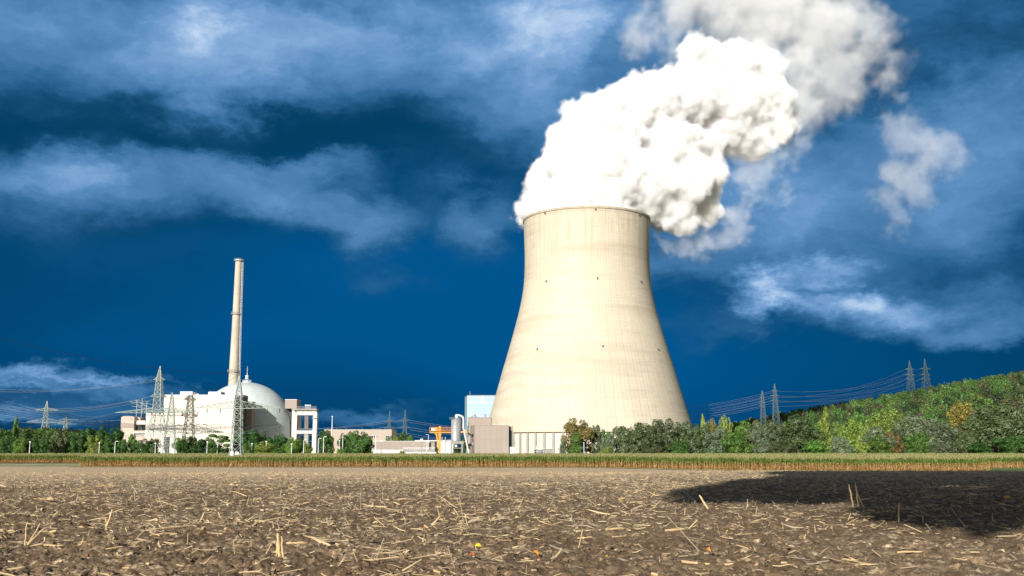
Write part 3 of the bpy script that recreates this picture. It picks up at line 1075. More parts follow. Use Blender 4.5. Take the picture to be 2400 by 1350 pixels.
def steam_mat(name, density, surf, aniso=-0.25, noise_scale=None, lo=0.4, hi=0.62, step=None, vary=0.0):
    m = bpy.data.materials.new(name)
    m.use_nodes = True
    t = m.node_tree
    t.nodes.clear()
    k = NT(t)
    out = k.n('ShaderNodeOutputMaterial')
    v = k.n('ShaderNodeVolumeScatter')
    v.inputs['Color'].default_value = (1, 1, 1, 1)
    v.inputs['Anisotropy'].default_value = aniso
    v.inputs['Density'].default_value = density
    if noise_scale:
        pos = k.n('ShaderNodeTexCoord').outputs['Object']
        nz = k.noise(pos, noise_scale, 5, 0.62, 0.6).outputs['Fac']
        k.put(v.inputs['Density'], k.m('MULTIPLY', k.maprange(nz, lo, hi), density))
    k.put(out.inputs['Volume'], v.outputs[0])
    tr = k.n('ShaderNodeBsdfTransparent')
    d = k.n('ShaderNodeBsdfDiffuse')
    d.inputs[0].default_value = (0.92, 0.92, 0.93, 1)
    mx = k.n('ShaderNodeMixShader')
    mx.inputs[0].default_value = surf
    k.put(mx.inputs[1], tr.outputs[0])
    k.put(mx.inputs[2], d.outputs[0])
    k.put(out.inputs['Surface'], mx.outputs[0])
    return m


def billow(name, blobs, levels, voxel, seed, amp=1.0):
    """union of spheres, each carrying smaller spheres, remeshed and roughened: a cauliflower cloud"""
    g = np.random.default_rng(seed)
    sph = [(np.array(b[:3]), b[3]) for b in blobs]
    cur = sph
    for (cnt, rlo, rhi, out) in levels:
        nxt = []
        for c, r in cur:
            for _ in range(cnt):
                d = g.normal(0, 1, 3)
                d /= np.linalg.norm(d)
                q = c + d * r * g.uniform(out - 0.12, out + 0.1)
                nxt.append((q, r * g.uniform(rlo, rhi)))
        sph = sph + nxt
        cur = nxt
    ico = bmesh.new()
    bmesh.ops.create_icosphere(ico, subdivisions=3, radius=1.0)
    iv = np.array([v.co[:] for v in ico.verts])
    itri = np.array([[v.index for v in f.verts] for f in ico.faces])
    ico.free()
    V = np.concatenate([c + iv * r for c, r in sph])
    T = np.concatenate([itri + i * len(iv) for i in range(len(sph))])
    me = bpy.data.meshes.new(name)
    me.vertices.add(len(V))
    me.vertices.foreach_set('co', V.astype(np.float32).ravel())
    me.loops.add(T.size)
    me.loops.foreach_set('vertex_index', T.astype(np.int32).ravel())
    me.polygons.add(len(T))
    me.polygons.foreach_set('loop_start', np.arange(0, T.size, 3, dtype=np.int32))
    me.update(calc_edges=True)
    o = link(name, me)
    rm = o.modifiers.new('remesh', 'REMESH')
    rm.mode = 'VOXEL'
    rm.voxel_size = voxel
    rm.use_smooth_shade = True
    bpy.context.view_layer.update()
    dg = bpy.context.evaluated_depsgraph_get()
    m2 = bpy.data.meshes.new_from_object(o.evaluated_get(dg))
    o.modifiers.clear()
    o.data = m2
    bpy.data.meshes.remove(me)
    n = len(m2.vertices)
    co = np.empty(n * 3, np.float32)
    m2.vertices.foreach_get('co', co)
    co = co.reshape(-1, 3)
    no = np.empty(n * 3, np.float32)
    m2.vertices.foreach_get('normal', no)
    no = no.reshape(-1, 3)
    dsp = np.empty(n)
    for i in range(n):
        q = Vector(co[i])
        dsp[i] = 2.6 * mnoise.noise(q / 11.0) - 2.2 * abs(mnoise.noise(q / 6.5)) - 1.6 * abs(mnoise.noise(q / 3.2))
    co = co + no * (dsp * amp)[:, None].astype(np.float32)
    m2.vertices.foreach_set('co', co.astype(np.float32).ravel())
    m2.polygons.foreach_set('use_smooth', np.ones(len(m2.polygons), bool))
    m2.update()
    return o


def pb(px, py, rpx, Y):
    q = at(px, py, Y)
    return (q.x, q.y, q.z, rpx / F * (Y * CP + (q.z - EYE) * SP))


core = [pb(1371, 500, 118, 716), pb(1300, 468, 60, 716), pb(1430, 462, 78, 716), pb(1256, 470, 36, 726), pb(1228, 492, 22, 728), pb(1222, 520, 15, 732),
        pb(1262, 428, 32, 722), pb(1322, 398, 66, 712), pb(1360, 330, 72, 712), pb(1345, 280, 38, 712), pb(1430, 400, 96, 708), pb(1520, 430, 80, 712), pb(1580, 480, 66, 722), pb(1640, 480, 50, 730),
        pb(1660, 420, 52, 728), pb(1650, 350, 44, 726), pb(1560, 350, 80, 716), pb(1450, 290, 88, 716), pb(1410, 245, 42, 714), pb(1540, 250, 88, 722), pb(1480, 230, 52, 716),
        pb(1640, 230, 82, 728), pb(1655, 150, 62, 728), pb(1640, 130, 46, 724), pb(1720, 170, 70, 736), pb(1730, 250, 78, 740), pb(1800, 240, 66, 748), pb(1790, 170, 56, 748),
        pb(1830, 300, 46, 752), pb(1740, 310, 60, 744), pb(1700, 280, 70, 736), pb(1765, 335, 42, 748), pb(1600, 430, 80, 720), pb(1590, 520, 30, 732), pb(1545, 512, 26, 738)]
veil = [pb(1530, 60, 50, 770), pb(1600, 20, 80, 775), pb(1700, 20, 95, 780), pb(1800, 40, 105, 785), pb(1900, 80, 105, 790), pb(1980, 60, 80, 792), pb(2040, 120, 72, 795), pb(2080, 170, 50, 795),
        pb(1960, 170, 88, 790), pb(1880, 190, 80, 780), pb(1700, -60, 110, 790), pb(1860, -70, 120, 795), pb(1580, 110, 40, 770), pb(1500, 100, 30, 765), pb(1850, 320, 46, 760), pb(1880, 260, 60, 770),
        pb(2100, 150, 36, 800), pb(1990, 0, 60, 795), pb(1800, 150, 80, 770), pb(1850, 240, 60, 762), pb(1760, 120, 70, 762), pb(2050, 60, 60, 798)]


def vapour_mat(name, aniso):
    m = bpy.data.materials.new(name)
    m.use_nodes = True
    t = m.node_tree
    t.nodes.clear()
    k = NT(t)
    v = k.n('ShaderNodeVolumeScatter')
    v.inputs['Color'].default_value = (0.972, 0.986, 1.0, 1)
    v.inputs['Anisotropy'].default_value = aniso
    at_ = k.n('ShaderNodeAttribute')
    at_.attribute_name = 'density'
    k.put(v.inputs['Density'], at_.outputs['Fac'])
    k.put(k.n('ShaderNodeOutputMaterial').inputs['Volume'], v.outputs[0])
    return m


def vapour(name, blobs, density, edge, voxel, amps, seed, parent, aniso=-0.35, blend=6.0, erode=0.0):
    """a fog grid: smooth union of spheres, its border broken up by noise of several sizes, thinning out over EDGE metres"""
    c = np.array([b[:3] for b in blobs])
    r = np.array([b[3] for b in blobs])
    pad = 14.0
    lo, hi = (c - r[:, None]).min(0) - pad, (c + r[:, None]).max(0) + pad
    ng = bpy.data.node_groups.new(name, 'GeometryNodeTree')
    ng.interface.new_socket('Geometry', in_out='OUTPUT', socket_type='NodeSocketGeometry')
    k = NT(ng)
    P = k.n('GeometryNodeInputPosition').outputs[0]
    wp = k.n('ShaderNodeTexNoise')
    k.put(wp.inputs['Vector'], P)
    wp.inputs['Scale'].default_value = 1 / 34.0
    wp.inputs['Detail'].default_value = 3
    P2 = k.vm('ADD', P, k.vm('MULTIPLY', k.vm('SUBTRACT', wp.outputs['Color'], (0.5, 0.5, 0.5)), (amps[0], amps[0], amps[0])))
    d = None
    for q, rad in zip(c, r):
        e = k.m('SUBTRACT', k.vm('DISTANCE', P2, tuple(float(x) for x in q)), float(rad))
        d = e if d is None else k.m('SMOOTH_MIN', d, e, blend)
    for scale, amp, kind in amps[1:]:
        if kind == 'v':
            nd = k.n('ShaderNodeTexVoronoi', feature='SMOOTH_F1' if scale > 15 else 'F1')
            k.put(nd.inputs['Vector'], k.vm('ADD', P2, (seed * 13.1, 0, 0)))
            nd.inputs['Scale'].default_value = 1 / scale
            if scale > 15:
                nd.inputs['Smoothness'].default_value = 0.35
            d = k.m('ADD', d, k.m('MULTIPLY', k.m('SUBTRACT', nd.outputs['Distance'], 0.42), amp))
        else:
            nd = k.n('ShaderNodeTexNoise')
            k.put(nd.inputs['Vector'], k.vm('ADD', P, (seed * 13.1, 0, 0)))
            nd.inputs['Scale'].default_value = 1 / scale
            nd.inputs['Detail'].default_value = 5
            nd.inputs['Roughness'].default_value = 0.6
            d = k.m('ADD', d, k.m('MULTIPLY', k.m('SUBTRACT', nd.outputs['Fac'], 0.5), amp))
    d = k.m('ADD', d, erode)
    den = k.m('MULTIPLY', k.m('POWER', k.m('DIVIDE', k.m('MULTIPLY', d, -1.0), edge, clamp=True), 1.4), density)
    # no steam outside the tower shell below the rim
    sep_ = k.n('ShaderNodeSeparateXYZ')
    k.put(sep_.inputs[0], P)
    vc = k.n('GeometryNodeVolumeCube')
    k.put(vc.inputs['Density'], den)
    vc.inputs['Min'].default_value = tuple(lo)
    vc.inputs['Max'].default_value = tuple(hi)
    for i, ax in enumerate('XYZ'):
        vc.inputs['Resolution ' + ax].default_value = max(8, int((hi[i] - lo[i]) / voxel))
    sm = k.n('GeometryNodeSetMaterial')
    k.put(sm.inputs['Geometry'], vc.outputs[0])
    mm = vapour_mat(name, aniso)
    sm.inputs['Material'].default_value = mm
    k.put(k.n('NodeGroupOutput').inputs[0], sm.outputs[0])
    vd = bpy.data.volumes.new(name)
    vd.materials.append(mm)
    o = link(name, vd, parent)
    md = o.modifiers.new('fog', 'NODES')
    md.node_group = ng
    return o


def shrink(bl, f, off=0.0):
    return [(b[0], b[1], b[2], max(2.5, b[3] * f - off)) for b in bl]


m_core = steam_mat('steam_core_mist', 0.0, 0.6)
m_thin = steam_mat('thin_mist', 0.0, 0.012)
for m_ in (m_core, m_thin):
    for l in list(m_.node_tree.links):
        if l.to_socket.name == 'Volume':
            m_.node_tree.links.remove(l)
plume = billow('steam_plume', shrink(core, 0.82, 7.0), [(8, 0.3, 0.5, 0.84)], 2.0, 3, 0.8)
plume.data.materials.append(m_core)
tag(plume, 'dense white billowing steam plume rising from the cooling tower and drifting right', 'steam plume')
vapour('dense_vapour', core, 0.30, 4.0, 1.05, [9.0, (24.0, 11.0, 'v'), (10.0, 5.0, 'v'), (4.8, 2.8, 'v'), (16.0, 7.0, 'n'), (6.5, 6.0, 'n')], 1, plume, -0.45, 6.0, -2.4)
vo = billow('steam_veil', shrink(veil, 0.92), [(5, 0.3, 0.5, 0.9)], 4.0, 5, 1.0)
vo.data.materials.append(m_thin)
tag(vo, 'thinner bluish white sheet of steam spreading above and behind the dense plume', 'steam')
vapour('thin_vapour', veil, 0.022, 16.0, 1.45, [26.0, (30.0, 12.0, 'v'), (11.0, 8.0, 'v'), (5.0, 6.0, 'v'), (34.0, 84.0, 'n'), (9.0, 30.0, 'n')], 2, vo, -0.4, 10.0, -4.0)
for nm, bl, lab, den, edge, er in [
    ('steam_wisp', [pb(1690, 500, 34, 735), pb(1720, 520, 30, 736), pb(1735, 480, 20, 738), pb(1640, 560, 40, 736), pb(1600, 575, 30, 736), pb(1700, 550, 26, 736), pb(1560, 560, 18, 736)],
     'torn wisp of steam hanging under the right side of the plume beside the tower rim', 0.020, 10.0, -2.0),
    ('steam_wisp', [pb(1770, 420, 40, 745), pb(1800, 460, 30, 748), pb(1745, 360, 46, 742), pb(1790, 350, 50, 750), pb(1840, 360, 34, 752)],
     'faint wisp of steam trailing below the upper right of the plume', 0.014, 10.0, -2.0),
    ('steam_puff', [pb(2130, 330, 50, 820), pb(2190, 350, 56, 820), pb(2225, 380, 36, 822), pb(2110, 410, 46, 818), pb(2150, 440, 40, 818), pb(2085, 470, 36, 816), pb(2110, 510, 26, 816), pb(2090, 540, 18, 815), pb(2100, 300, 34, 820)],
     'detached puff of steam drifting alone in the blue sky far right of the plume', 0.0095, 14.0, -4.5)]:
    o = billow(nm, shrink(bl, 0.9), [(4, 0.3, 0.5, 0.92)], 3.0, len(bl), 1.0)
    o.data.materials.append(m_thin)
    tag(o, lab, 'steam')
    vapour('loose_vapour', bl, den, edge * 0.65, 1.15, [20.0, (20.0, 9.0, 'v'), (8.0, 7.0, 'v'), (4.0, 5.0, 'v'), (24.0, 60.0, 'n'), (7.0, 26.0, 'n')], len(bl), o, -0.35, 8.0, er - 1.0)

# ------------------------------------------------------------------ buildings


def pbox(mb, px0, px1, ytop, Y, depth, ybot=None, mi=0, org=(0, 0, 0)):
    """box whose front face at distance Y spans these photo columns and rows; standing on the ground unless ybot is given"""
    z1 = zz(ytop, Y)
    z0 = 0.0 if ybot is None else zz(ybot, Y)
    zm = (z0 + z1) / 2
    x0, x1 = gx(px0, Y, zm), gx(px1, Y, zm)
    return mb.box(x0 - org[0], x1 - org[0], Y - org[1], Y + depth - org[1], z0 - org[2], z1 - org[2], mi)


def part(name, m, root, *boxes):
    mb = MB()
    for b in boxes:
        pbox(mb, *b, org=root.location)
    return mb.build(name, m, root)


def railing(name, root, px0, px1, ytop, ybot, Y, m, n=10, wd=0.12, mid=True):
    mb = MB()
    z0, z1 = zz(ybot, Y), zz(ytop, Y)
    o = root.location
    x0, x1 = gx(px0, Y, z1), gx(px1, Y, z1)
    for i in range(n + 1):
        x = x0 + (x1 - x0) * i / n
        mb.bar((x - o.x, Y - o.y, z0 - o.z), (x - o.x, Y - o.y, z1 - o.z), wd)
    for z in ([z1, (z0 + z1) / 2] if mid else [z1]):
        mb.bar((x0 - o.x, Y - o.y + .01, z - o.z), (x1 - o.x, Y - o.y + .01, z - o.z), wd)
    return mb.build(name, m, root)


# --- white reactor annex in front of the dome
WY = 600.0
ann = thing('reactor_annex', 'huge windowless cream white block in front of the dome, crossed by a pylon shadow', 'building', (gx(450, WY), WY, 0))
part('wall', M['cream_panel'], ann, (381, 548, 926.5, WY, 26))
part('lower_block', M['cream_panel'], ann, (340, 380.7, 968, WY + 0.6, 25))
o = part('parapet', M['white'], ann, (381.3, 547.7, 925.2, WY + 0.3, 25.4, 926.45))
part('roof_unit', M['roof_clad'], ann, (422, 451, 917.5, WY + 4, 9, 926))
part('roof_unit', M['roof_clad'], ann, (488, 517.5, 918, WY + 4, 9, 926))
part('roof_unit', M['white'], ann, (452.3, 456.5, 920, WY + 3, 4, 926))
part('roof_unit', M['white'], ann, (458, 465, 923, WY + 3, 4, 926))
part('vent_stack', M['dark'], ann, (518.2, 519.6, 919, WY + 6, 1, 926))
part('vent_stack', M['dark'], ann, (521.4, 523.2, 920.5, WY + 6, 1, 926))
part('stair_tower', M['brown_panel'], ann, (555, 567, 925.5, WY + 14, 11.7, None))
part('shade_painted_wall', M['dark_brown'], ann, (548.06, 556, 929, WY + 3, 22))  # dark brown paints in the shade on the annex's right face
part('side_block', M['brown_panel'], ann, (574, 589, 941, WY + 20, 8))
part('door', M['dark'], ann, (384, 397, 1024, WY - 0.15, 0.1))
part('red_stripe', M['red'], ann, (353, 372, 1030, WY + 0.35, 0.2, 1035))
for i in range(9):
    part('cable_bracket', M['dark'], ann, (355 + i * 15, 361.5 + i * 15, 993.2 + (i % 2) * 0.2, WY - 0.3, 0.25, 994.4))

# --- reactor dome
DY = 661.0
DC = at(574, 1007, DY)
dr = 110.5 / F * (DY * CP + DC.z * SP)
m_dome = bpy.data.materials.new('dome_concrete')
m_dome.use_nodes = True
k = NT(m_dome.node_tree)
p = m_dome.node_tree.nodes['Principled BSDF']
p.inputs['Roughness'].default_value = 0.6
tc = k.n('ShaderNodeTexCoord').outputs['Object']
s = k.n('ShaderNodeSeparateXYZ')
k.put(s.inputs[0], tc)
a = k.m('DIVIDE', k.m('ARCTAN2', s.outputs[1], s.outputs[0]), 2 * math.pi)
seam = k.maprange(k.m('ABSOLUTE', k.m('SUBTRACT', k.m('FRACT', k.m('ADD', k.m('MULTIPLY', a, 24), 50.0)), 0.5)), 0.485, 0.5)
lat = k.m('ARCSINE', k.m('DIVIDE', s.outputs[2], dr * 1.002))
ring = k.maprange(k.m('ABSOLUTE', k.m('SUBTRACT', k.m('FRACT', k.m('MULTIPLY', lat, 9.0)), 0.5)), 0.47, 0.5)
nz = k.noise(tc, 0.12, 6, 0.65).outputs['Fac']
cyl = k.n('ShaderNodeMapping')
k.put(cyl.inputs[0], tc)
cyl.inputs['Scale'].default_value = (1, 1, 0.15)
nz2 = k.noise(cyl.outputs[0], 0.35, 5, 0.65).outputs['Fac']
c = k.mix(k.maprange(nz, 0.35, 0.65), (0.58, 0.64, 0.62), (0.50, 0.57, 0.56))
c = k.mix(k.m('MULTIPLY', k.maprange(nz2, 0.5, 0.7), 0.4), c, (0.68, 0.72, 0.69))
c = k.mix(k.m('MULTIPLY', k.m('MAXIMUM', seam, k.m('MULTIPLY', ring, 0.6)), 0.5), c, (0.24, 0.30, 0.31))
k.put(p.inputs['Base Color'], c)
dome = thing('reactor_dome', 'pale grey green concrete reactor dome with rounded side wall behind the cream block', 'reactor dome', (DC.x, DY, 0))
prof = [(dr, 0), (dr, DC.z * 0.5), (dr, DC.z)] + [(dr * math.cos(t), DC.z + dr * math.sin(t)) for t in np.linspace(0.03, math.pi / 2 - 0.001, 46)]
MB().lathe([(r, z - DC.z) for r, z in prof], 96, cap=False).build('dome_shell', m_dome, dome, (0, 0, DC.z), smooth=True)
zt = DC.z + dr
mb = MB()
mb.lathe([(2.8, zt - 0.3), (2.8, zt + 0.25)], 24)
for i in range(16):
    t = i * math.pi / 8
    mb.bar((2.7 * math.cos(t), 2.7 * math.sin(t), zt), (2.7 * math.cos(t), 2.7 * math.sin(t), zt + 1.4), 0.12)
for hz in (0.75, 1.4):
    mb.tube([(2.7 * math.cos(t), 2.7 * math.sin(t), zt + hz) for t in np.linspace(0, 2 * math.pi, 33)], 0.08)
mb.build('top_gallery', M['white'], dome)
mb = MB()
mb.lathe([(1.1, zt + 2.2), (1.1, zt + 3.0)], 16).lathe([(1.1, zt + 3.6), (1.1, zt + 4.4)], 16)
mb.bar((0, 0, zt), (0, 0, zt + 6.4), 0.35)
mb.bar((0, 0, zt + 6.4), (0, 0, zt + 10.5), 0.13)
for hz in (7.5, 8.6):
    mb.bar((-0.5, 0, zt + hz), (0.5, 0, zt + hz), 0.16)
mb.build('lightning_mast', M['white'], dome)
mb = MB()
for i in range(7):
    pbox(mb, 612 + i * 3.2, 613.3 + i * 3.2, 971, DY - dr * 0.9, 0.4, 1003, org=dome.location)

# --- exhaust stack
SY = 690.0
s0, s1 = at(549.2, 900, SY), at(557.6, 611, SY)
scx = (s0.x + s1.x) / 2
stack = thing('exhaust_stack', 'tall slender tapering concrete chimney rising behind the reactor dome', 'chimney', (scx, SY, 0))
ztop = s1.z


def srad(z):
    return np.interp(z, [0, s0.z, ztop * 0.62, ztop], [4.3, 3.45, 2.75, 2.15])


m_stack = mat('stack_concrete', (0.56, 0.50, 0.40), 0.9, (0.42, 0.375, 0.30), 0.12, 0.2, 0.8, stretch=(1, 1, 0.35))
MB().lathe([(srad(z), z) for z in np.linspace(0, ztop, 40)], 32).build('shaft', m_stack, stack, smooth=True)
for py in (611, 736, 871):
    z = zz(py, SY)
    r = srad(z)
    mb = MB().lathe([(r - 0.1, z - 0.5), (r + 1.0, z - 0.4), (r + 1.0, z - 0.1), (r - 0.1, z - 0.1)], 28, cap=False)
    for i in range(14):
        t = 2 * math.pi * i / 14
        x, y = (r + 0.95) * math.cos(t), (r + 0.95) * math.sin(t)
        mb.bar((x, y, z - 0.2), (x, y, z + 1.1), 0.16)
    mb.tube([((r + .95) * math.cos(t), (r + .95) * math.sin(t), z + 1.1) for t in np.linspace(0, 2 * math.pi, 29)], 0.11)
    mb.build('platform', M['grey'], stack)
mb = MB()
for zz0 in np.arange(s0.z * 0.4, ztop - 2, 1.2):
    r = srad(zz0)
    t = R(-12)
    x, y = math.cos(t) * (r + 0.75), math.sin(t) * (r + 0.75)
    mb.tube([(x + 0.55 * math.cos(q), y + 0.55 * math.sin(q), zz0) for q in np.linspace(0, 2 * math.pi, 9)], 0.10, 4)
for q in (0, 2.1, 4.2):
    mb.tube([(math.cos(R(-12)) * (srad(z) + 0.75) + 0.55 * math.cos(q), math.sin(R(-12)) * (srad(z) + 0.75) + 0.55 * math.sin(q), z) for z in np.linspace(s0.z * 0.4, ztop - 1, 30)], 0.09, 4)
mb.build('ladder_cage', M['white'], stack)
MB().lathe([(2.3, ztop - 0.3), (2.35, ztop + 0.9), (1.7, ztop + 0.9), (1.7, ztop + 0.2)], 28).build('mouth', M['white'], stack)

# --- equipment hatch gantry right of the dome
GY_ = 640.0
gan = thing('hatch_gantry', 'pale concrete gantry with railed deck and tall outer column beside the dome', 'gantry', (gx(715, GY_), GY_, 0))
part('outer_column', M['pale_concrete'], gan, (732.5, 741.5, 966, GY_, 4.5))
part('column_collar', M['concrete'], gan, (731.5, 742.3, 979, GY_ - 0.4, 5.3, 982))
part('top_beam', M['pale_concrete'], gan, (695, 741.3, 961.5, GY_ + 0.1, 4.2, 973))
part('deck', M['concrete'], gan, (684, 742, 957.5, GY_ - 1.5, 8, 961.4))
part('lower_beam', M['pale_concrete'], gan, (694, 734, 1009, GY_ + 0.2, 4, 1016.5))
part('hanging_pipe', M['dark_brown'], gan, (713.5, 722.5, 974, GY_ + 1, 3, 1006))
part('lower_post', M['concrete'], gan, (712, 722, 1017, GY_ + 1, 3))
part('machine_box', M['dark'], gan, (695, 708, 1004.5, GY_ + 0.8, 2.5, 1008.9))
part('lower_post', M['pale_concrete'], gan, (731, 734, 1017, GY_ + 1, 3))
railing('railing', gan, 690, 741, 952.5, 957.5, GY_ - 1.2, M['grey'], 16, 0.16)
railing('railing', gan, 700, 732, 1004.5, 1009, GY_ + 0.3, M['grey'], 10, 0.13)
mb = MB()
for px in (715, 718.5, 722, 725):
    x = gx(px, GY_, 28)
    mb.bar((x - gan.location.x, 2, zz(957, GY_)), (x - gan.location.x, 2, zz(947 + (px % 3), GY_)), 0.28)
    mb.box(x - gan.location.x - .5, x - gan.location.x + .5, 1.5, 2.5, zz(950.5, GY_), zz(948.5, GY_))
mb.build('antenna_group', M['white'], gan)
airl = thing('airlock_tower', 'brown box on top of a white wall slab joining the dome to its gantry', 'building', (gx(680, 652), 652, 0))
part('upper_box', M['brown_panel'], airl, (668, 695.5, 937, 652, 12, 957.5))
part('roof_edge', M['white'], airl, (667.6, 695.9, 936, 651.8, 12.4, 936.95))
part('wall_slab', M['pale_concrete'], airl, (683, 695, 957.6, 645, 14))
part('painted_shadow', M['dark'], airl, (664, 684, 955, 657, 4, 1062))  # near-black box stands in for the shade between dome and wall slab

# --- buildings left of the annex
tb = thing('tan_annex', 'tan block with sloped top corner at the left end of the cream block', 'building', (gx(297, 640), 640, 0))
x0, x1 = gx(281.5, 640, 12), gx(312.5, 640, 12)
ox = tb.location.x
zt_, zc = zz(975, 640), zz(977.5, 640)
mb = MB()
pr = [(x0, 0), (x0, zc), (x0 + 1.6, zt_), (x1 - 2.0, zt_), (x1, zc), (x1, 0)]
n = len(pr)
mb.add([(x - ox, 0, z) for x, z in pr] + [(x - ox, 18, z) for x, z in pr], [tuple(range(n)), tuple(reversed(range(n, 2 * n)))] + [(i, n + i, n + (i + 1) % n, (i + 1) % n) for i in range(n)])
mb.build('wall', M['pink_panel'], tb)
part('rear_wing', M['tan_panel'], tb, (312.6, 327, 978.5, 644, 14))
part('side_wing', M['pink_panel'], tb, (309, 341, 1009, 636, 14))
part('dark_bay', M['dark'], tb, (319, 334, 996, 643.2, 0.7, 1008.6))
part('bridge', M['cream_panel'], tb, (320, 340.5, 985.5, 637.5, 6, 995.5))
part('window_strip', M['glass'], tb, (313, 339.5, 1014, 635.8, 0.3, 1018.5))
mb = MB()
for i in range(9):
    pbox(mb, 313 + i * 3.1, 313.7 + i * 3.1, 1013.8, 635.6, 0.3, 1018.7, org=tb.location)
pbox(mb, 312.8, 339.7, 1013.5, 635.62, 0.3, 1014.0, org=tb.location)
pbox(mb, 312.8, 339.7, 1018.5, 635.62, 0.3, 1019, org=tb.location)
mb.build('window_frame', M['white'], tb)

# --- long tan hall in the middle
lh = thing('long_hall', 'long flat roofed tan hall with few windows behind the middle trees', 'building', (gx(840, 640), 640, 0))
part('wall', M['tan_panel'], lh, (760, 917.5, 1007.5, 640, 30))
part('roof_edge', M['pale_concrete'], lh, (759.6, 918, 1006.6, 639.8, 30.4, 1007.45))
for a_, b_ in ((863, 884), (903, 912.5)):
    w_ = part('window', M['glass'], lh, (a_, b_, 1021, 639.8, 0.15, 1025.5))
    mb = MB()
    nn = int((b_ - a_) / 4)
    for i in range(nn + 1):
        x = a_ + (b_ - a_) * i / nn
        pbox(mb, x - 0.25, x + 0.25, 1020.8, 639.7, 0.1, 1025.7, org=lh.location)
    pbox(mb, a_ - .2, b_ + .2, 1020.5, 639.72, 0.1, 1021, org=lh.location)
    pbox(mb, a_ - .2, b_ + .2, 1025.5, 639.72, 0.1, 1026, org=lh.location)
    mb.build('window_frame', M['white'], w_)
for px in (768, 788, 811, 830, 849, 874, 901):
    x = gx(px, 646, 14) - lh.location.x
    mb = MB()
    mb.bar((x, 6, zz(1007, 646)), (x, 6, zz(1002.5 + px % 3, 646)), 0.14)
    mb.build('lightning_rod', M['grey'], lh)

# --- low store building, retaining walls, white hall roof
ls = thing('low_store', 'low brown store with ribbed wall behind the concrete retaining walls', 'building', (gx(940, 560), 560, 0))
part('wall', M['brown_panel'], ls, (864.5, 1008, 1034.5, 560, 20))
part('roof_edge', M['white'], ls, (864, 1019, 1033.6, 559.8, 21, 1034.45))
part('end_wing', M['brown_panel'], ls, (1008.1, 1018.5, 1035, 561, 18))
part('door', M['dark'], ls, (1004.5, 1007.8, 1038, 559.85, 0.1, 1053))
for px in (866, 882, 900, 917):
    part('louvre', M['concrete'], ls, (px + 4, px + 10, 1050.8, 559.85, 0.1, 1052.5))
for px in (965, 992):
    part('wall_lamp', M['white'], ls, (px, px + 7, 1041, 559.6, 0.3, 1041.9))
wh = thing('white_hall', 'low white flat roofed hall left of the orange crane, behind the brown store', 'building', (gx(1010, 640), 640, 0))
part('wall', M['white'], wh, (972, 1062, 1032.5, 640, 20))
part('roof_edge', M['pale_concrete'], wh, (971.6, 1062.4, 1031.6, 639.8, 20.4, 1032.45))
part('roof_unit', M['white'], wh, (985, 991, 1028.5, 645, 4, 1031.6))
for (a_, b_, yt, Y, nm, lab) in [(802.5, 864, 1053.5, 505, 'retaining_wall', 'stained concrete retaining wall with railing, left of the brown store'),
                                 (864.5, 944, 1054.2, 500, 'retaining_wall', 'plain pale concrete retaining wall in front of the brown store'),
                                 (944.5, 1019, 1053.3, 490, 'retaining_wall', 'concrete retaining wall with railing and white pipe at its foot')]:
    rw = thing(nm, lab, 'wall', (gx((a_ + b_) / 2, Y), Y, 0), 'concrete retaining walls')
    part('wall', M['concrete'] if b_ != 944 else M['pale_concrete'], rw, (a_, b_, yt, Y, 1.2))
    part('coping', M['pale_concrete'], rw, (a_ - 0.3, b_ + 0.3, yt - 0.8, Y - 0.2, 1.6, yt - 0.05))
    if b_ != 944:
        railing('railing', rw, a_, b_, yt - 4.6, yt - 0.8, Y + 0.4, M['white'], 14, 0.12)
pg = thing('pergola', 'slatted roof frame on thin posts left of the brown store', 'pergola', (gx(840, 530), 530, 0))
mb = MB()
for i in range(15):
    pbox(mb, 816.5 + i * 3.25, 818.6 + i * 3.25, 1041, 528, 6, 1043, org=pg.location)
pbox(mb, 816, 864, 1042.3, 531, 0.3, 1042.9, org=pg.location)
mb.build('slat', M['concrete'], pg)
for px in (817, 840, 863):
    part('post', M['grey'], pg, (px - 0.4, px + 0.4, 1043.1, 530, 0.3))
part('frame', M['grey'], pg, (816, 864, 1043.1, 529.4, 0.4, 1044))
pipe = thing('white_pipe', 'long white pipe lying at the foot of the concrete wall behind the corn', 'pipe', (gx(985, 470), 470, 0))
MB().bar((gx(951, 470) - pipe.location.x, 0, zz(1062.5, 470)), (gx(1022, 470) - pipe.location.x, 0, zz(1062, 470)), 1.1, n=12).build('pipe_run', M['white'], pipe, smooth=True)
for px in (955, 978, 1001, 1019):
    part('pipe_support', M['concrete'], pipe, (px - 1, px + 1, 1063, 470, 0.5))
for px, w_, lab in ((771, 14, 'white container at the foot of the tall white pole'), (793, 10, 'small white hut right of the tall white pole')):
    ct = thing('white_hut', lab, 'hut', (gx(px, 470), 470, 0))
    part('wall', M['white'], ct, (px - w_ / 2, px + w_ / 2, 1061, 470, 4))
    part('roof', M['pale_concrete'], ct, (px - w_ / 2 - .6, px + w_ / 2 + .6, 1060.2, 469.6, 4.8, 1060.95))

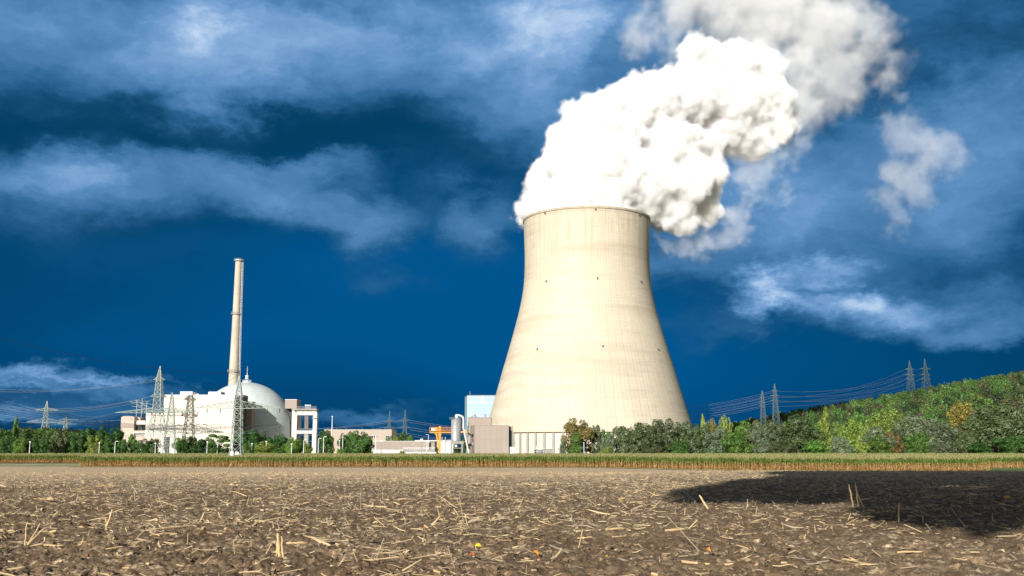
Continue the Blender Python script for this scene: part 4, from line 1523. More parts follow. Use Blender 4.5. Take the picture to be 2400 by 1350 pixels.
# --- orange gantry crane
OY = 600.0
crane = thing('gantry_crane', 'orange gantry crane with cab and slanted leg left of the silver silo', 'crane', (gx(1030, OY), OY, 0))
part('girder', M['orange'], crane, (1007, 1098, 1010.5, OY, 2.5, 1014.5))
part('upper_box', M['orange'], crane, (1020, 1027, 1001.5, OY - 0.5, 3, 1010.4))
part('upper_box', M['white'], crane, (1010.5, 1019.6, 1002.8, OY + 0.2, 2, 1010.4))
part('mast', M['orange'], crane, (1028, 1032.5, 999, OY - 0.3, 2.5))
part('walkway', M['orange'], crane, (1006, 1057, 1009.6, OY - 1.2, 1.0, 1010.4))
ob = crane.location
mb = MB()
mb.bar((gx(1021.5, OY) - ob.x, 1, zz(1014.5, OY)), (gx(1030, OY) - ob.x, 1, 0.5), 1.0)
mb.bar((gx(1019, OY) - ob.x, 1, zz(1014.5, OY)), (gx(1019, OY) - ob.x, 1, zz(1018, OY)), 0.6)
mb.build('slanted_leg', M['orange'], crane)
part('bracket', M['orange'], crane, (1024.5, 1035, 1017, OY - 0.6, 1.6, 1018.4), (1026, 1034, 1021, OY - 0.6, 1.6, 1022.2))
railing('railing', crane, 1007, 1057, 1001.5, 1009.6, OY - 1.1, M['orange'], 14, 0.16)

# --- silver silo on concrete frame
IY = 570.0
silo = thing('silver_silo', 'shiny silver cylindrical silo with bent top pipe, on an open concrete frame', 'silo', (gx(1068.7, IY, 12), IY, 0))
zr0, zr1 = zz(1034, IY), zz(983.5, IY)
rr = (1080 - 1057.5) / 2 / F * IY
mb = MB().lathe([(rr * 0.55, zr0 - 1.0), (rr, zr0 + 0.3), (rr, zr1 - 0.3), (rr + 0.1, zr1), (rr * 0.5, zr1 + 0.7), (0.2, zr1 + 0.9)], 36)
for t in np.linspace(zr0 + 1, zr1 - 1, 6):
    mb.lathe([(rr + 0.02, t), (rr + 0.09, t + 0.08), (rr + 0.02, t + 0.16)], 36, cap=False)
mb.build('tank', M['steel'], silo, smooth=True)
so_ = silo.location
pts = [(0.5, 0, zr1 + 0.6), (0.5, 0, zz(974, IY)), (1.2, 0, zz(972.5, IY)), (3.6, 0, zz(976.5, IY)), (4.0, 0, zz(981, IY)), (4.0, 0, zz(1004, IY)), (5.2, 0, zz(1010, IY))]
MB().tube(pts, 0.55, 10).build('top_pipe', M['pale_concrete'], silo, smooth=True)
MB().lathe([(0.9, zz(979, IY)), (0.9, zz(972, IY)), (0.3, zz(971, IY))], 12, cx=0.3).build('filter_head', M['white'], silo)
railing('railing', silo, 1054, 1080, 978, 983.5, IY - rr - 0.2, M['grey'], 10, 0.12)
mb = MB()
for pyy in (988, 993, 999, 1005, 1012):
    mb.box(3.2, 4.6, -0.4, 0.6, zz(pyy + 1.8, IY), zz(pyy, IY))
mb.build('valve_box', M['dark_brown'], silo)
part('frame_beam', M['concrete'], silo, (1055.5, 1087, 1034.3, IY - 2.6, 6, 1040.3))
for px in (1055.5, 1081):
    part('frame_column', M['concrete'], silo, (px, px + 4, 1040.4, IY - 2.5, 1.2), (px, px + 4, 1040.4, IY + 2.0, 1.2))
part('lower_beam', M['concrete'], silo, (1059.6, 1080.9, 1049.5, IY - 2.2, 0.6, 1051))
part('hopper', M['steel'], silo, (1066, 1071, 1041, IY - 1, 2, 1047.5))
part('side_platform', M['concrete'], silo, (1044, 1055.4, 1034.8, IY - 2, 4, 1036), (1087.1, 1096, 1034.8, IY - 2, 4, 1036))
for px in (1036, 1043.5):
    part('round_post', M['concrete'], silo, (px - 1, px + 1, 1024, IY - 4, 1))
railing('railing', silo, 1044, 1058, 1029.5, 1034.7, IY - 2, M['grey'], 6, 0.12)
cv = thing('sloping_conveyor', 'slender pale conveyor tube sloping down between the silver silo and the brown block', 'conveyor', (gx(1092, 558), 558, 0))
MB().bar((gx(1086, 558, 15) - cv.location.x, 0, zz(1003, 558)), (gx(1100.5, 558) - cv.location.x, 0, 0.3), 0.95, n=10).build('tube', M['pale_concrete'], cv, smooth=True)
part('foot', M['concrete'], cv, (1098, 1103, 1062, 557.4, 1.4))

# --- brown blocks and the pale blue tower block left of the cooling tower
bb = thing('brown_block', 'brown panelled block with lower front part and lilac roof vents left of the cooling tower', 'building', (gx(1150, 560), 560, 0))


def slant(mb, x0, x1, yf, yb, z0, z1, off):
    """box whose left face runs back to the left by OFF"""
    return mb.prism([(x0, yf), (x1, yf), (x1, yb), (x0 - off, yb)], z0, z1)


X = lambda px, Y, z=8: gx(px, Y, z) - bb.location.x
mb = slant(MB(), X(1112.5, 560), X(1192.5, 560), 0, 24, 0, zz(997.5, 560), 5.0)
mb.build('front_block', M['brown_panel'], bb)
mb = MB()
mb.prism([(X(1112.1, 560), -0.15), (X(1192.8, 560), -0.15), (X(1192.8, 560), 24.2), (X(1112.1, 560) - 5.2, 24.2)], zz(997.45, 560), zz(996.6, 560))
mb.build('roof_edge', M['concrete'], bb)
part('upper_block', M['brown_panel'], bb, (1096.5, 1150.5, 979, 575, 16))
part('roof_edge', M['concrete'], bb, (1096.2, 1150.8, 978, 574.8, 16.4, 978.95))
part('side_block', M['brown_panel'], bb, (1192.65, 1202.5, 999, 563, 20))
part('painted_notch_shade', M['dark'], bb, (1192.7, 1200, 1009, 562.75, 0.2))  # near-black sheet paints in the shade of the right-hand notch
for yt, yb in ((1017, 1024), (1037, 1045)):
    w_ = MB()
    xa = X(1112.5, 560)
    z0, z1 = zz(yb, 562), zz(yt, 562)
    d = Vector((-5.0, 24, 0)).normalized()
    nrm = Vector((-d.y, d.x, 0))
    p0 = Vector((xa, 0, 0)) + d * 4 + nrm * 0.06
    p1 = Vector((xa, 0, 0)) + d * 17 + nrm * 0.06
    w_.add([(p0.x, p0.y, z0), (p1.x, p1.y, z0), (p1.x, p1.y, z1), (p0.x, p0.y, z1)], [(0, 1, 2, 3)])
    w_.build('window', M['glass'], bb)
for px in (1111.5, 1136):
    q = at(px, 970.5, 580)
    mb = MB().lathe([(0.75, zz(978.2, 580)), (0.75, zz(972.5, 580)), (0.95, zz(972.3, 580)), (0.95, zz(970.8, 580)), (0.3, zz(970.2, 580))], 18, cx=q.x - bb.location.x, cy=20)
    mb.build('roof_vent', M['lilac'], bb, smooth=True)
mb = MB()
for px0 in (1098, 1117):
    pts = []
    for t in np.linspace(0, 1, 12):
        pts.append((X(px0 + 12 * t, 580, 20), 18, zz(978.2 - 6 * math.sin(t * math.pi / 2 + 0.0) if px0 == 1098 else 978.2 - 6 * math.cos(t * math.pi / 2), 580)))
    mb.tube(pts, 0.12, 5)
mb.build('vent_hose', M['white'], bb)
part('roof_unit', M['dark'], bb, (1104, 1108, 976.6, 578, 1.5, 978), (1114.5, 1118, 976.6, 578, 1.5, 978))
railing('railing', bb, 1147, 1154, 972.5, 978, 576, M['grey'], 4, 0.12)
part('gas_cabinet', M['white'], bb, (1195, 1208, 1047.5, 556, 3))

BY = 800.0
bt = thing('blue_block', 'tall pale blue clad block with roof mast, half hidden behind the cooling tower', 'building', (gx(1120, BY), BY, 0))
zb = zz(927.5, BY)
Xb = lambda px: gx(px, BY, 22) - bt.location.x
MB().prism([(Xb(1094.5), 0), (Xb(1094.5) + 46, 0), (Xb(1094.5) + 46, 30), (Xb(1094.5) - 3.2, 30)], 0, zb).build('wall', M['blue_panel'], bt)
mb = MB().prism([(Xb(1094.2), -0.2), (Xb(1094.5) + 46.2, -0.2), (Xb(1094.5) + 46.2, 30.2), (Xb(1094.2) - 3.4, 30.2)], zb + 0.003, zb + 0.45)
mb.build('roof_edge', M['grey'], bt)
mb = MB()
xa = Xb(1087.5)
for z in np.arange(2, zb + 1, 1.4):
    mb.box(xa - 0.5, xa + 0.3, 27, 27.6, z, z + 0.25)
mb.bar((xa - 0.5, 27.3, 0), (xa - 0.5, 27.3, zb + 0.8), 0.2)
mb.bar((xa + 0.3, 27.3, 0), (xa + 0.3, 27.3, zb + 0.8), 0.2)
mb.build('outside_ladder', M['grey'], bt)
mb = MB()
x = Xb(1100)
mb.bar((x, 8, zb), (x, 8, zz(917, BY + 8)), 0.3)
for t in (922, 919.5):
    mb.bar((x - .5, 8, zz(t, BY + 8)), (x + .5, 8, zz(t, BY + 8)), 0.22)
mb.build('roof_mast', M['grey'], bt)
part('pale_panel', M['white'], bt, (1128, 1133.5, 927.8, BY - 0.08, 0.07, 943), (1094.8, 1165, 942.6, BY - 0.06, 0.05, 943.6))

# --- small plant in front of the tower base
sp_ = thing('pump_house', 'low grey concrete pump house with glazed front at the foot of the cooling tower', 'building', (gx(1272, 560), 560, 0))
part('wall', M['concrete'], sp_, (1274, 1296, 1052.5, 560, 8))
part('glazed_front', M['glass'], sp_, (1251.5, 1273.9, 1054, 560.3, 7))
part('roof', M['pale_concrete'], sp_, (1250.8, 1296.6, 1051.7, 559.6, 9, 1052.45))
mb = MB()
for i in range(9):
    pbox(mb, 1252 + i * 2.6, 1252.6 + i * 2.6, 1054, 560.1, 0.15, org=sp_.location)
pbox(mb, 1251.6, 1273.8, 1057.6, 560.12, 0.15, 1058.2, org=sp_.location)
mb.build('window_frame', M['white'], sp_)
MB().lathe([(0.65, zz(1051.6, 563)), (0.65, zz(1045.5, 563)), (0.25, zz(1043.5, 563))], 14, cx=gx(1260, 563) - sp_.location.x, cy=3).build('roof_tank', M['white'], sp_, smooth=True)

# ------------------------------------------------------------------ lamp posts and poles


def lamp_post(px, ytop, Y, label, arm=1, m='white', h=None):
    z = zz(ytop, Y)
    t = thing('lamp_post', label, 'lamp post', (gx(px, Y, z / 2), Y, 0), 'lamp posts along the plant fence')
    MB().tube([(0, 0, 0), (0, 0, z * 0.5), (0, 0, z)], [0.16, 0.14, 0.11], 6).build('pole', M[m], t, smooth=True)
    hb = MB()
    if arm:
        hb.bar((0, 0, z - 0.1), (arm * 0.7, 0, z + 0.12), 0.12)
        hb.box(min(0, arm) * 1.3 + (0.3 if arm > 0 else 0.0), max(0, arm) * 1.3 - (0.3 if arm < 0 else 0.0), -0.22, 0.22, z + 0.02, z + 0.2)
    else:
        hb.box(-0.28, 0.28, -0.2, 0.2, z, z + 0.4)
    hb.build('lamp_head', M['white'], t)


for a_ in [(69, 1037, 424, 'lamp post in front of the trees near the left edge, below the far pylon', 0), (232, 1039, 424, 'lamp post in front of the tall dark green trees left of the tan block', 0),
           (269, 1035, 424, 'lamp post in front of the trees just left of the tan block', 1), (363.6, 1040, 424, 'short lamp post between the two left lattice pylons', 0),
           (485, 1037, 424, 'lamp post before the dark shrubs under the cream block, left of a twin', 0), (509, 1042, 424, 'lamp post before the spreading tree under the cream block', 0),
           (590, 1041, 424, 'lamp post just right of the near pylon, before a yellow green bush', 0), (603, 1029, 440, 'lamp post rising among trees below the dome, left of the yellow green tree', 0),
           (623.5, 1036, 424, 'lamp post standing in front of the round yellow green tree', 0), (683, 1042, 424, 'lamp post before the trees under the right edge of the dome', 0),
           (711.5, 1031, 424, 'lamp post before the gantry column right of the dome', 1), (746, 1028, 424, 'lamp post just right of the gantry, left of a taller twin', 1),
           (758, 1024, 424, 'lamp post left of the tall white pole', 1), (795, 1034, 440, 'lamp post just right of the tall white pole', 0),
           (803, 1018, 440, 'tall lamp post between two round trees before the long tan hall', 1), (829, 1031, 450, 'lamp post behind the slatted frame before the tan hall', 1),
           (880.5, 1025, 440, 'lamp post in front of the left half of the brown store', 0), (988, 1034, 440, 'dark post in front of the right half of the brown store', 0, 'grey'),
           (894, 1035, 440, 'dark lamp post in front of the middle of the brown store', 0, 'grey'), (1000.5, 1036, 440, 'lamp post at the right end of the brown store', 0),
           (1004, 1019, 520, 'tall lamp post with left pointing head behind the brown store', -1)]:
    lamp_post(*a_)
z = zz(978, 440)
tp = thing('white_pole', 'tall slim white pole standing alone right of the gantry', 'pole', (gx(777.5, 440, 8), 440, 0))
MB().tube([(0, 0, 0), (0, 0, z * 0.6), (0, 0, z)], [0.26, 0.22, 0.14], 8).build('shaft', M['white'], tp, smooth=True)
MB().lathe([(0.3, z), (0.3, z + 0.5), (0.1, z + 0.6)], 8).build('cap', M['white'], tp)
pp = thing('blue_grey_post', 'blue grey post standing in front of the bright green tree by the cooling tower', 'post', (gx(1369, 410), 410, 0))
MB().tube([(0, 0, 0), (0, 0, zz(1038, 410))], 0.2, 8).build('shaft', mat('blue_grey_paint', (0.35, 0.42, 0.55), 0.5), pp)
MB().lathe([(0.26, zz(1038, 410)), (0.26, zz(1037, 410)), (0.1, zz(1036.6, 410))], 8).build('cap', M['white'], pp)
for px, yt, lab in ((1248, 1029, 'thin mast left of the pump house at the foot of the cooling tower'), (1262, 1026, 'thin mast behind the white tank of the pump house'), (1270.5, 1024, 'tallest thin mast rising right of the white tank on the pump house'),
                    (1207, 1035, 'short mast with dark fittings between the brown block and the cooling tower')):
    ms = thing('thin_mast', lab, 'mast', (gx(px, 556, 8), 556, 0), 'thin masts by the pump house')
    MB().tube([(0, 0, 0), (0, 0, zz(yt, 556))], 0.10, 6).build('shaft', M['grey'], ms)
    MB().box(-0.22, 0.22, -0.2, 0.2, zz(yt + 3, 556), zz(yt + 1.5, 556)).build('fitting', M['dark'] if px == 1207 else M['grey'], ms)

# ------------------------------------------------------------------ trees


def crown_shape(shape, seed, nleaf=5200, leaf=0.030):
    """leaf quads of a crown of unit height and about unit width; lobes of leaves on an uneven set of ellipsoids"""
    g = np.random.default_rng(seed)
    lobes = []
    if shape == 'round':
        for _ in range(30):
            t = g.uniform(0, 6.28)
            h = g.uniform(0.16, 0.90)
            rmax = 0.40 * math.sqrt(max(0.02, 1 - ((h - 0.48) / 0.50) ** 2))
            r = rmax * g.uniform(0.45, 1.0)
            s = g.uniform(0.09, 0.17)
            lobes.append((r * math.cos(t), r * math.sin(t), h, s, s, s * g.uniform(0.7, 1.0)))
        lobes.append((0, 0, 0.5, 0.27, 0.27, 0.30))
    elif shape == 'willow':
        for _ in range(46):
            t = g.uniform(0, 6.28)
            h = g.uniform(0.08, 0.90)
            rmax = 0.46 * math.sqrt(max(0.05, 1 - (max(0, h - 0.35) / 0.62) ** 2))
            r = rmax * g.uniform(0.35, 1.0)
            s = g.uniform(0.055, 0.125)
            lobes.append((r * math.cos(t), r * math.sin(t), h, s, s, s * g.uniform(0.9, 1.5)))
        lobes.append((0, 0, 0.42, 0.30, 0.30, 0.30))
    elif shape == 'tall':
        for i in range(24):
            h = 0.10 + 0.84 * i / 23
            rmax = 0.26 * math.sin(min(1, (h + 0.12)) * math.pi) ** 0.6 + 0.04
            t = g.uniform(0, 6.28)
            r = rmax * g.uniform(0.2, 0.9)
            s = g.uniform(0.08, 0.14) * (1.15 - 0.6 * h)
            lobes.append((r * math.cos(t), r * math.sin(t), h, s, s, s * 1.6))
    elif shape == 'upright':      # brush-like branches that fan upwards
        for i in range(26):
            t = g.uniform(0, 6.28)
            sp = g.uniform(0.05, 0.42)
            top = 0.97 - 0.75 * sp ** 1.6 + g.uniform(-0.1, 0.03)
            for q in np.linspace(0.25, 1.0, 5):
                rr_ = sp * q ** 0.8
                s = 0.075 * (1.25 - 0.7 * q)
                lobes.append((rr_ * math.cos(t), rr_ * math.sin(t), 0.12 + (top - 0.12) * q, s, s, s * 1.6))
    elif shape == 'oak':          # broad crown carried high on a clear trunk
        for i in range(76):
            h = g.uniform(0.39, 0.93)
            t = g.uniform(0, 6.28)
            r = 0.44 * math.sqrt(max(0.02, 1 - ((h - 0.64) / 0.35) ** 2)) * g.uniform(0.1, 1.0) ** 0.6
            s = g.uniform(0.06, 0.12)
            lobes.append((r * math.cos(t), r * math.sin(t), h, s, s, s * 0.9))
    elif shape == 'cone':
        for i in range(44):
            h = g.uniform(0.04, 0.95) ** 1.2
            rmax = 0.40 * (1.02 - h)
            t = g.uniform(0, 6.28)
            r = rmax * g.uniform(0.3, 1.0)
            s = g.uniform(0.06, 0.11) * (1.2 - 0.6 * h)
            lobes.append((r * math.cos(t), r * math.sin(t), h, s * 1.1, s * 1.1, s * 0.8))
        lobes.append((0, 0, 0.3, 0.22, 0.22, 0.28))
    elif shape == 'spread':       # flat topped, open tiers
        for i in range(22):
            h = g.choice([0.35, 0.52, 0.68, 0.85]) + g.uniform(-0.05, 0.05)
            t = g.uniform(0, 6.28)
            r = g.uniform(0.12, 0.44) * (1.15 - 0.5 * abs(h - 0.55))
            s = g.uniform(0.07, 0.14)
            lobes.append((r * math.cos(t), r * math.sin(t), h, s * 1.2, s * 1.2, s * 0.5))
    lobes = np.array(lobes)
    area = lobes[:, 3] * lobes[:, 5]
    pick = g.choice(len(lobes), nleaf, p=area / area.sum())
    d = g.normal(0, 1, (nleaf, 3))
    d[:, 2] += 0.18
    d /= np.linalg.norm(d, axis=1)[:, None]
    rad = g.uniform(0.55, 1.12, nleaf) ** 0.6
    c = lobes[pick, :3] + d * lobes[pick, 3:6] * rad[:, None]
    c[:, 2] = np.maximum(c[:, 2], 0.01)
    nrm = d * 1.2 + g.normal(0, 0.38, (nleaf, 3)) + np.array([0, 0, 0.15])
    nrm /= np.linalg.norm(nrm, axis=1)[:, None]
    ref = g.normal(0, 1, (nleaf, 3))
    s = np.cross(nrm, ref)
    s /= np.linalg.norm(s, axis=1)[:, None]
    u = np.cross(nrm, s)
    a = (leaf * g.uniform(0.5, 1.15, nleaf))[:, None]
    b = a * g.uniform(0.45, 0.9, (nleaf, 1))
    return np.stack([c - s * a, c - u * b, c + s * a, c + u * b], 1).reshape(-1, 3), lobes


def trunk_shape(lobes, seed, shape):
    g = random.Random(seed)
    mb = MB()
    top = 0.88 if shape in ('tall', 'cone') else 0.62
    mb.tube([(0, 0, -0.03), (0.01, 0, 0.12), (-0.01, 0.01, 0.3), (0.01, 0, 0.45), (0, 0, top)], [0.036, 0.028, 0.023, 0.017, 0.006], 7)
    far = [l for l in lobes if (l[0] ** 2 + l[1] ** 2) > 0.03]
    g.shuffle(far)
    for l in far[:16]:
        z0 = max(0.08, min(0.5, l[2] - 0.25 - 0.2 * g.random()))
        mid = (l[0] * 0.45, l[1] * 0.45, z0 + (l[2] - z0) * 0.6)
        mb.tube([(0, 0, z0), mid, (l[0], l[1], l[2] + 0.02)], [0.015, 0.010, 0.004], 5)
    return mb


PROTO = {}


def proto_tree(shape, leafmat, var):
    key = (shape, leafmat, var)
    if key not in PROTO:
        sk = (shape, var)
        if sk not in PROTO:
            V, lobes = crown_shape(shape, hash(shape) % 1000 if False else (len(shape) * 37 + ord(shape[0]) * 7 + var * 101), {'willow': 9500, 'oak': 12000}.get(shape, 7500), 0.022 if shape in ('willow', 'upright') else 0.031 if shape == 'oak' else 0.025)
            tm = trunk_shape(lobes, var, shape)
            o = tm.build('trunk', M['bark'])
            tme = o.data
            bpy.data.objects.remove(o)
            PROTO[sk] = (V, tme)
        V, tme = PROTO[sk]
        PROTO[key] = (quads_mesh('crown', V, [L[leafmat]]), tme)
    return PROTO[key]


def tree(px, ytop, hwpx, Y, shape, leafmat, label, group, name='tree', cat='tree', ybase=None):
    g = random.Random(int(px * 13 + ytop * 7))
    q = at(px, ytop, Y)
    z0 = float(terrain(q.x, Y))
    h = q.z - z0
    wd = hwpx / F * Y * 2.0
    cm, tm = proto_tree(shape, leafmat, g.randrange(3))
    t = thing(name, label, cat, (gx(px, Y, z0 + h / 2), Y, z0), group, g.uniform(0, 6.28))
    k_ = {'round': 1.2, 'willow': 1.12, 'tall': 1.5, 'upright': 1.35, 'cone': 1.3, 'spread': 1.1}[shape]
    t.scale = (wd * k_, wd * k_, h * 1.03)
    link('trunk', tm, t)
    link('crown', cm, t)
    return t


GR = 'trees at the wood edge on the right'
for a_ in [
    (1355, 980, 34, 432, 'round', 'rust', 'tall brownish tree at the right foot of the cooling tower, behind a bright green one'),
    (1350, 1010, 28, 420, 'cone', 'green', 'bright green pointed tree behind the blue grey post'),
    (1321, 1033, 13, 424, 'willow', 'greywillow', 'small grey green shrub tree at the left end of the wood edge'),
    (1400, 1000, 23, 436, 'willow', 'willow', 'grey green tree just right of the tall brownish tree'),
    (1418, 1006, 16, 452, 'round', 'green', 'small green treetop peeping up behind two grey green trees before the cooling tower'),
    (1424, 1046, 15, 418, 'round', 'lime', 'low lime green bush at the corn edge, left of the big willow mass'),
    (1425, 1018, 18, 426, 'willow', 'greywillow', 'pale grey green small willow standing above the low lime green bush'),
    (1462, 1000, 38, 430, 'willow', 'willow', 'leftmost big willow of the mass in front of the cooling tower'),
    (1510, 990, 44, 434, 'willow', 'olive', 'broad dark willow in the middle of the mass in front of the cooling tower'),
    (1560, 986, 44, 432, 'willow', 'willow', 'highest rounded willow in front of the cooling tower base'),
    (1535, 1015, 34, 422, 'willow', 'olive', 'dark lower willow at the corn edge under the highest rounded willow'),
    (1606, 992, 40, 434, 'willow', 'willow', 'willow under the right bottom corner of the cooling tower'),
    (1592, 1030, 24, 420, 'round', 'deep', 'dark green low tree at the corn edge under the right bottom corner of the tower'),
    (1648, 974, 12, 500, 'tall', 'lime', 'slim yellow green treetop just right of the cooling tower'),
    (1668, 984, 14, 490, 'upright', 'gold', 'golden treetop next to the slim yellow green one right of the tower'),
    (1702, 978, 20, 490, 'upright', 'lime', 'yellow green brushy treetop behind the willows right of the tower'),
    (1640, 998, 38, 436, 'willow', 'olive', 'dark willow just right of the cooling tower corner'),
    (1683, 1000, 36, 430, 'willow', 'greywillow', 'pale silvery willow below the yellow green brushy treetop'),
    (1726, 1008, 34, 422, 'round', 'green', 'fresh green broad tree at the corn edge between two willows'),
    (1745, 986, 30, 470, 'round', 'green', 'green rounded tree behind the fresh green broad tree'),
    (1790, 1004, 34, 428, 'willow', 'greywillow', 'grey willow left of the big dark olive tree'),
    (1776, 984, 34, 466, 'round', 'willow', 'grey green treetop below the two left hill pylons'),
    (1815, 985, 42, 440, 'willow', 'willow', 'willow on the left flank of the big dark olive tree'),
    (1870, 978, 62, 436, 'willow', 'olive', 'big dark olive tree in the middle of the right wood edge'),
    (1834, 1030, 26, 420, 'round', 'olive', 'low dark bush at the corn edge under the big dark olive tree'),
    (1936, 962, 26, 452, 'tall', 'lime', 'tall yellow green poplar right of the big dark olive tree'),
    (1915, 1030, 30, 420, 'round', 'green', 'low green bush at the foot of the tall yellow green poplar'),
    (1990, 984, 34, 450, 'upright', 'lime', 'bright yellow green brushy tree right of the tall poplar'),
    (2018, 994, 20, 456, 'tall', 'lime', 'narrow yellow green tree between the brushy tree and the rounded lime tree'),
    (2044, 982, 22, 470, 'round', 'lime', 'rounded lime green treetop behind the two small grey willows'),
    (1968, 1022, 26, 424, 'willow', 'greywillow', 'small grey willow at the corn edge below the brushy yellow green tree'),
    (2052, 1004, 46, 430, 'willow', 'greywillow', 'pale grey rounded willow in front of the rounded lime tree'),
    (2060, 1018, 28, 420, 'round', 'green', 'fresh green round tree in front of the pale grey rounded willow'),
    (2020, 1036, 16, 416, 'round', 'lime', 'small light green bush left of the fresh green round tree'),
    (2092, 1012, 22, 426, 'willow', 'rust', 'small brownish green tree right of the fresh green round tree'),
    (2088, 964, 42, 560, 'upright', 'lime', 'light green fan shaped tree behind the wood edge, below the two right hill pylons'),
    (2020, 964, 24, 600, 'round', 'green', 'round green treetop behind the wood edge, left of the light green fan shaped tree'),
    (2155, 972, 56, 436, 'willow', 'greywillow', 'large silvery willow left of the golden treetop'),
    (2206, 988, 46, 430, 'willow', 'greywillow', 'silvery grey willow directly below the golden treetop'),
    (2150, 1012, 26, 420, 'round', 'green', 'fresh green tree in front of the large silvery willow'),
    (2110, 1000, 26, 440, 'willow', 'olive', 'dark gap filling tree left of the large silvery willow'),
    (2186, 1040, 22, 418, 'willow', 'willow', 'low grey green bush at the corn edge under the silvery willows'),
    (2262, 946, 42, 500, 'upright', 'gold', 'golden brown brushy treetop rising behind the silvery willows'),
    (2330, 952, 72, 436, 'willow', 'olive', 'very large dark willow near the right edge'),
    (2270, 1010, 36, 428, 'willow', 'olive', 'dark tree at the left foot of the very large dark willow'),
    (2392, 958, 56, 432, 'willow', 'willow', 'large grey green willow at the right edge of the picture'),
    (2375, 1020, 40, 422, 'round', 'deep', 'dark green low tree at the corn edge, last on the right'),
    (2460, 950, 66, 440, 'willow', 'olive', 'large dark willow cut off by the right edge of the picture'),
    (2300, 1034, 30, 418, 'round', 'deep', 'dark bush at the corn edge under the very large dark willow'),
]:
    tree(*a_, GR)

GL = 'trees along the plant fence on the left'
for a_ in [
    (35, 983, 13, 470, 'tall', 'green', 'tall poplar standing above the other trees near the left edge'),
    (8, 1006, 18, 450, 'round', 'deep', 'dark rounded tree at the left edge of the picture'),
    (58, 1012, 22, 452, 'round', 'deep', 'dark tree right of the tall poplar'),
    (22, 1024, 20, 432, 'willow', 'deep', 'dark bushy tree at the foot of the tall poplar'),
    (50, 1028, 20, 430, 'round', 'green', 'green bushy tree below the dark tree right of the poplar'),
    (80, 1022, 20, 434, 'round', 'deep', 'bushy tree left of the far left pylon foot'),
    (106, 1030, 20, 432, 'willow', 'deep', 'bushy tree directly under the far left pylon'),
    (136, 1012, 22, 440, 'round', 'olive', 'olive green tree right of the far left pylon'),
    (160, 1012, 18, 444, 'round', 'green', 'green tree right of the olive green one in the left row'),
    (184, 1014, 22, 436, 'willow', 'deep', 'dark green tree in the middle of the left row'),
    (207, 1004, 18, 452, 'round', 'deep', 'dark treetop left of the tallest dark green tree'),
    (222, 1022, 24, 430, 'willow', 'lime', 'yellowish green bush in front of the tall dark green trees'),
    (241, 1000, 22, 448, 'round', 'deep', 'tallest dark green tree of the row, left of the tan block'),
    (272, 1000, 24, 446, 'round', 'deep', 'spreading dark green tree against the tan block'),
    (258, 1034, 20, 428, 'round', 'deep', 'low dark bush under the spreading dark green tree'),
    (288, 1030, 16, 430, 'willow', 'green', 'bush under the right side of the spreading dark green tree'),
    (308, 1020, 18, 436, 'willow', 'green', 'green tree in front of the window strip of the tan block'),
    (332, 1028, 20, 430, 'round', 'deep', 'dark green bush left of the tallest left lattice pylon'),
    (358, 1030, 20, 432, 'willow', 'deep', 'dark bush at the foot of the tallest left lattice pylon'),
    (424, 1022, 20, 432, 'round', 'green', 'green tree just right of the white footed pylon'),
    (444, 1024, 24, 430, 'willow', 'deep', 'dense dark green bush under the pylon shadow on the cream block'),
    (470, 1030, 18, 430, 'round', 'deep', 'dark bush left of the spreading tree under the cream block'),
    (488, 1024, 18, 434, 'willow', 'green', 'mid green bush beside the spreading tree under the cream block'),
    (513, 1016, 26, 432, 'spread', 'green', 'open spreading tree in front of the right end of the cream block'),
    (500, 1040, 18, 426, 'round', 'deep', 'low dark bush below the open spreading tree'),
    (526, 1046, 12, 426, 'round', 'deep', 'small dark bush just left of the near pylon'),
    (560, 1016, 14, 440, 'round', 'deep', 'dark tree seen through the near pylon'),
    (586, 1008, 26, 436, 'round', 'deep', 'dark green tree right of the near pylon, tallest under the dome'),
    (582, 1042, 18, 424, 'willow', 'green', 'green bush at the right foot of the near pylon'),
    (622, 1033, 26, 426, 'round', 'lime', 'round yellow green tree in front of the dome'),
    (617, 1014, 20, 446, 'round', 'deep', 'dark treetop behind the round yellow green tree'),
    (648, 1018, 24, 440, 'round', 'deep', 'dark green tree right of the round yellow green tree'),
    (650, 1050, 16, 420, 'round', 'green', 'low green bush right of the round yellow green tree'),
    (682, 1024, 20, 436, 'round', 'green', 'mid green tree under the right edge of the dome'),
    (702, 1028, 18, 448, 'round', 'deep', 'dark tree in the shade of the gantry'),
    (719, 1037, 13, 428, 'round', 'lime', 'small yellow green tree in front of the gantry column'),
    (764, 1010, 22, 440, 'round', 'deep', 'round dark green tree behind the tall white pole'),
    (812, 1011, 20, 444, 'round', 'deep', 'rounded dark tree left of its taller neighbour before the long tan hall'),
    (843, 1009, 25, 442, 'round', 'green', 'tallest round green tree before the long tan hall'),
    (864, 1024, 13, 446, 'round', 'lime', 'small light green tree right of the tallest one before the long tan hall'),
    (798, 1048, 8, 430, 'round', 'green', 'small bush at the left end of the railed concrete wall'),
    (912, 1022, 16, 610, 'round', 'deep', 'dark treetop above the brown store, before the end of the long tan hall'),
    (928, 1024, 12, 600, 'round', 'lime', 'light green treetop in the gap above the brown store'),
    (944, 1015, 14, 615, 'round', 'deep', 'dark treetop under the right far pylon above the brown store'),
    (961, 1021, 13, 600, 'round', 'green', 'green treetop at the right of the group above the brown store'),
    (940, 1056, 8, 480, 'round', 'green', 'small bush between the two concrete retaining walls'),
    (1022, 1048, 7, 520, 'round', 'deep', 'dark bush below the foot of the orange crane'),
    (1088, 1022, 7, 600, 'round', 'deep', 'small dark tree seen between the silver silo and the brown block'),
    (1070, 1044, 9, 590, 'round', 'deep', 'dark bush under the concrete frame of the silver silo'),
]:
    tree(*a_, GL)

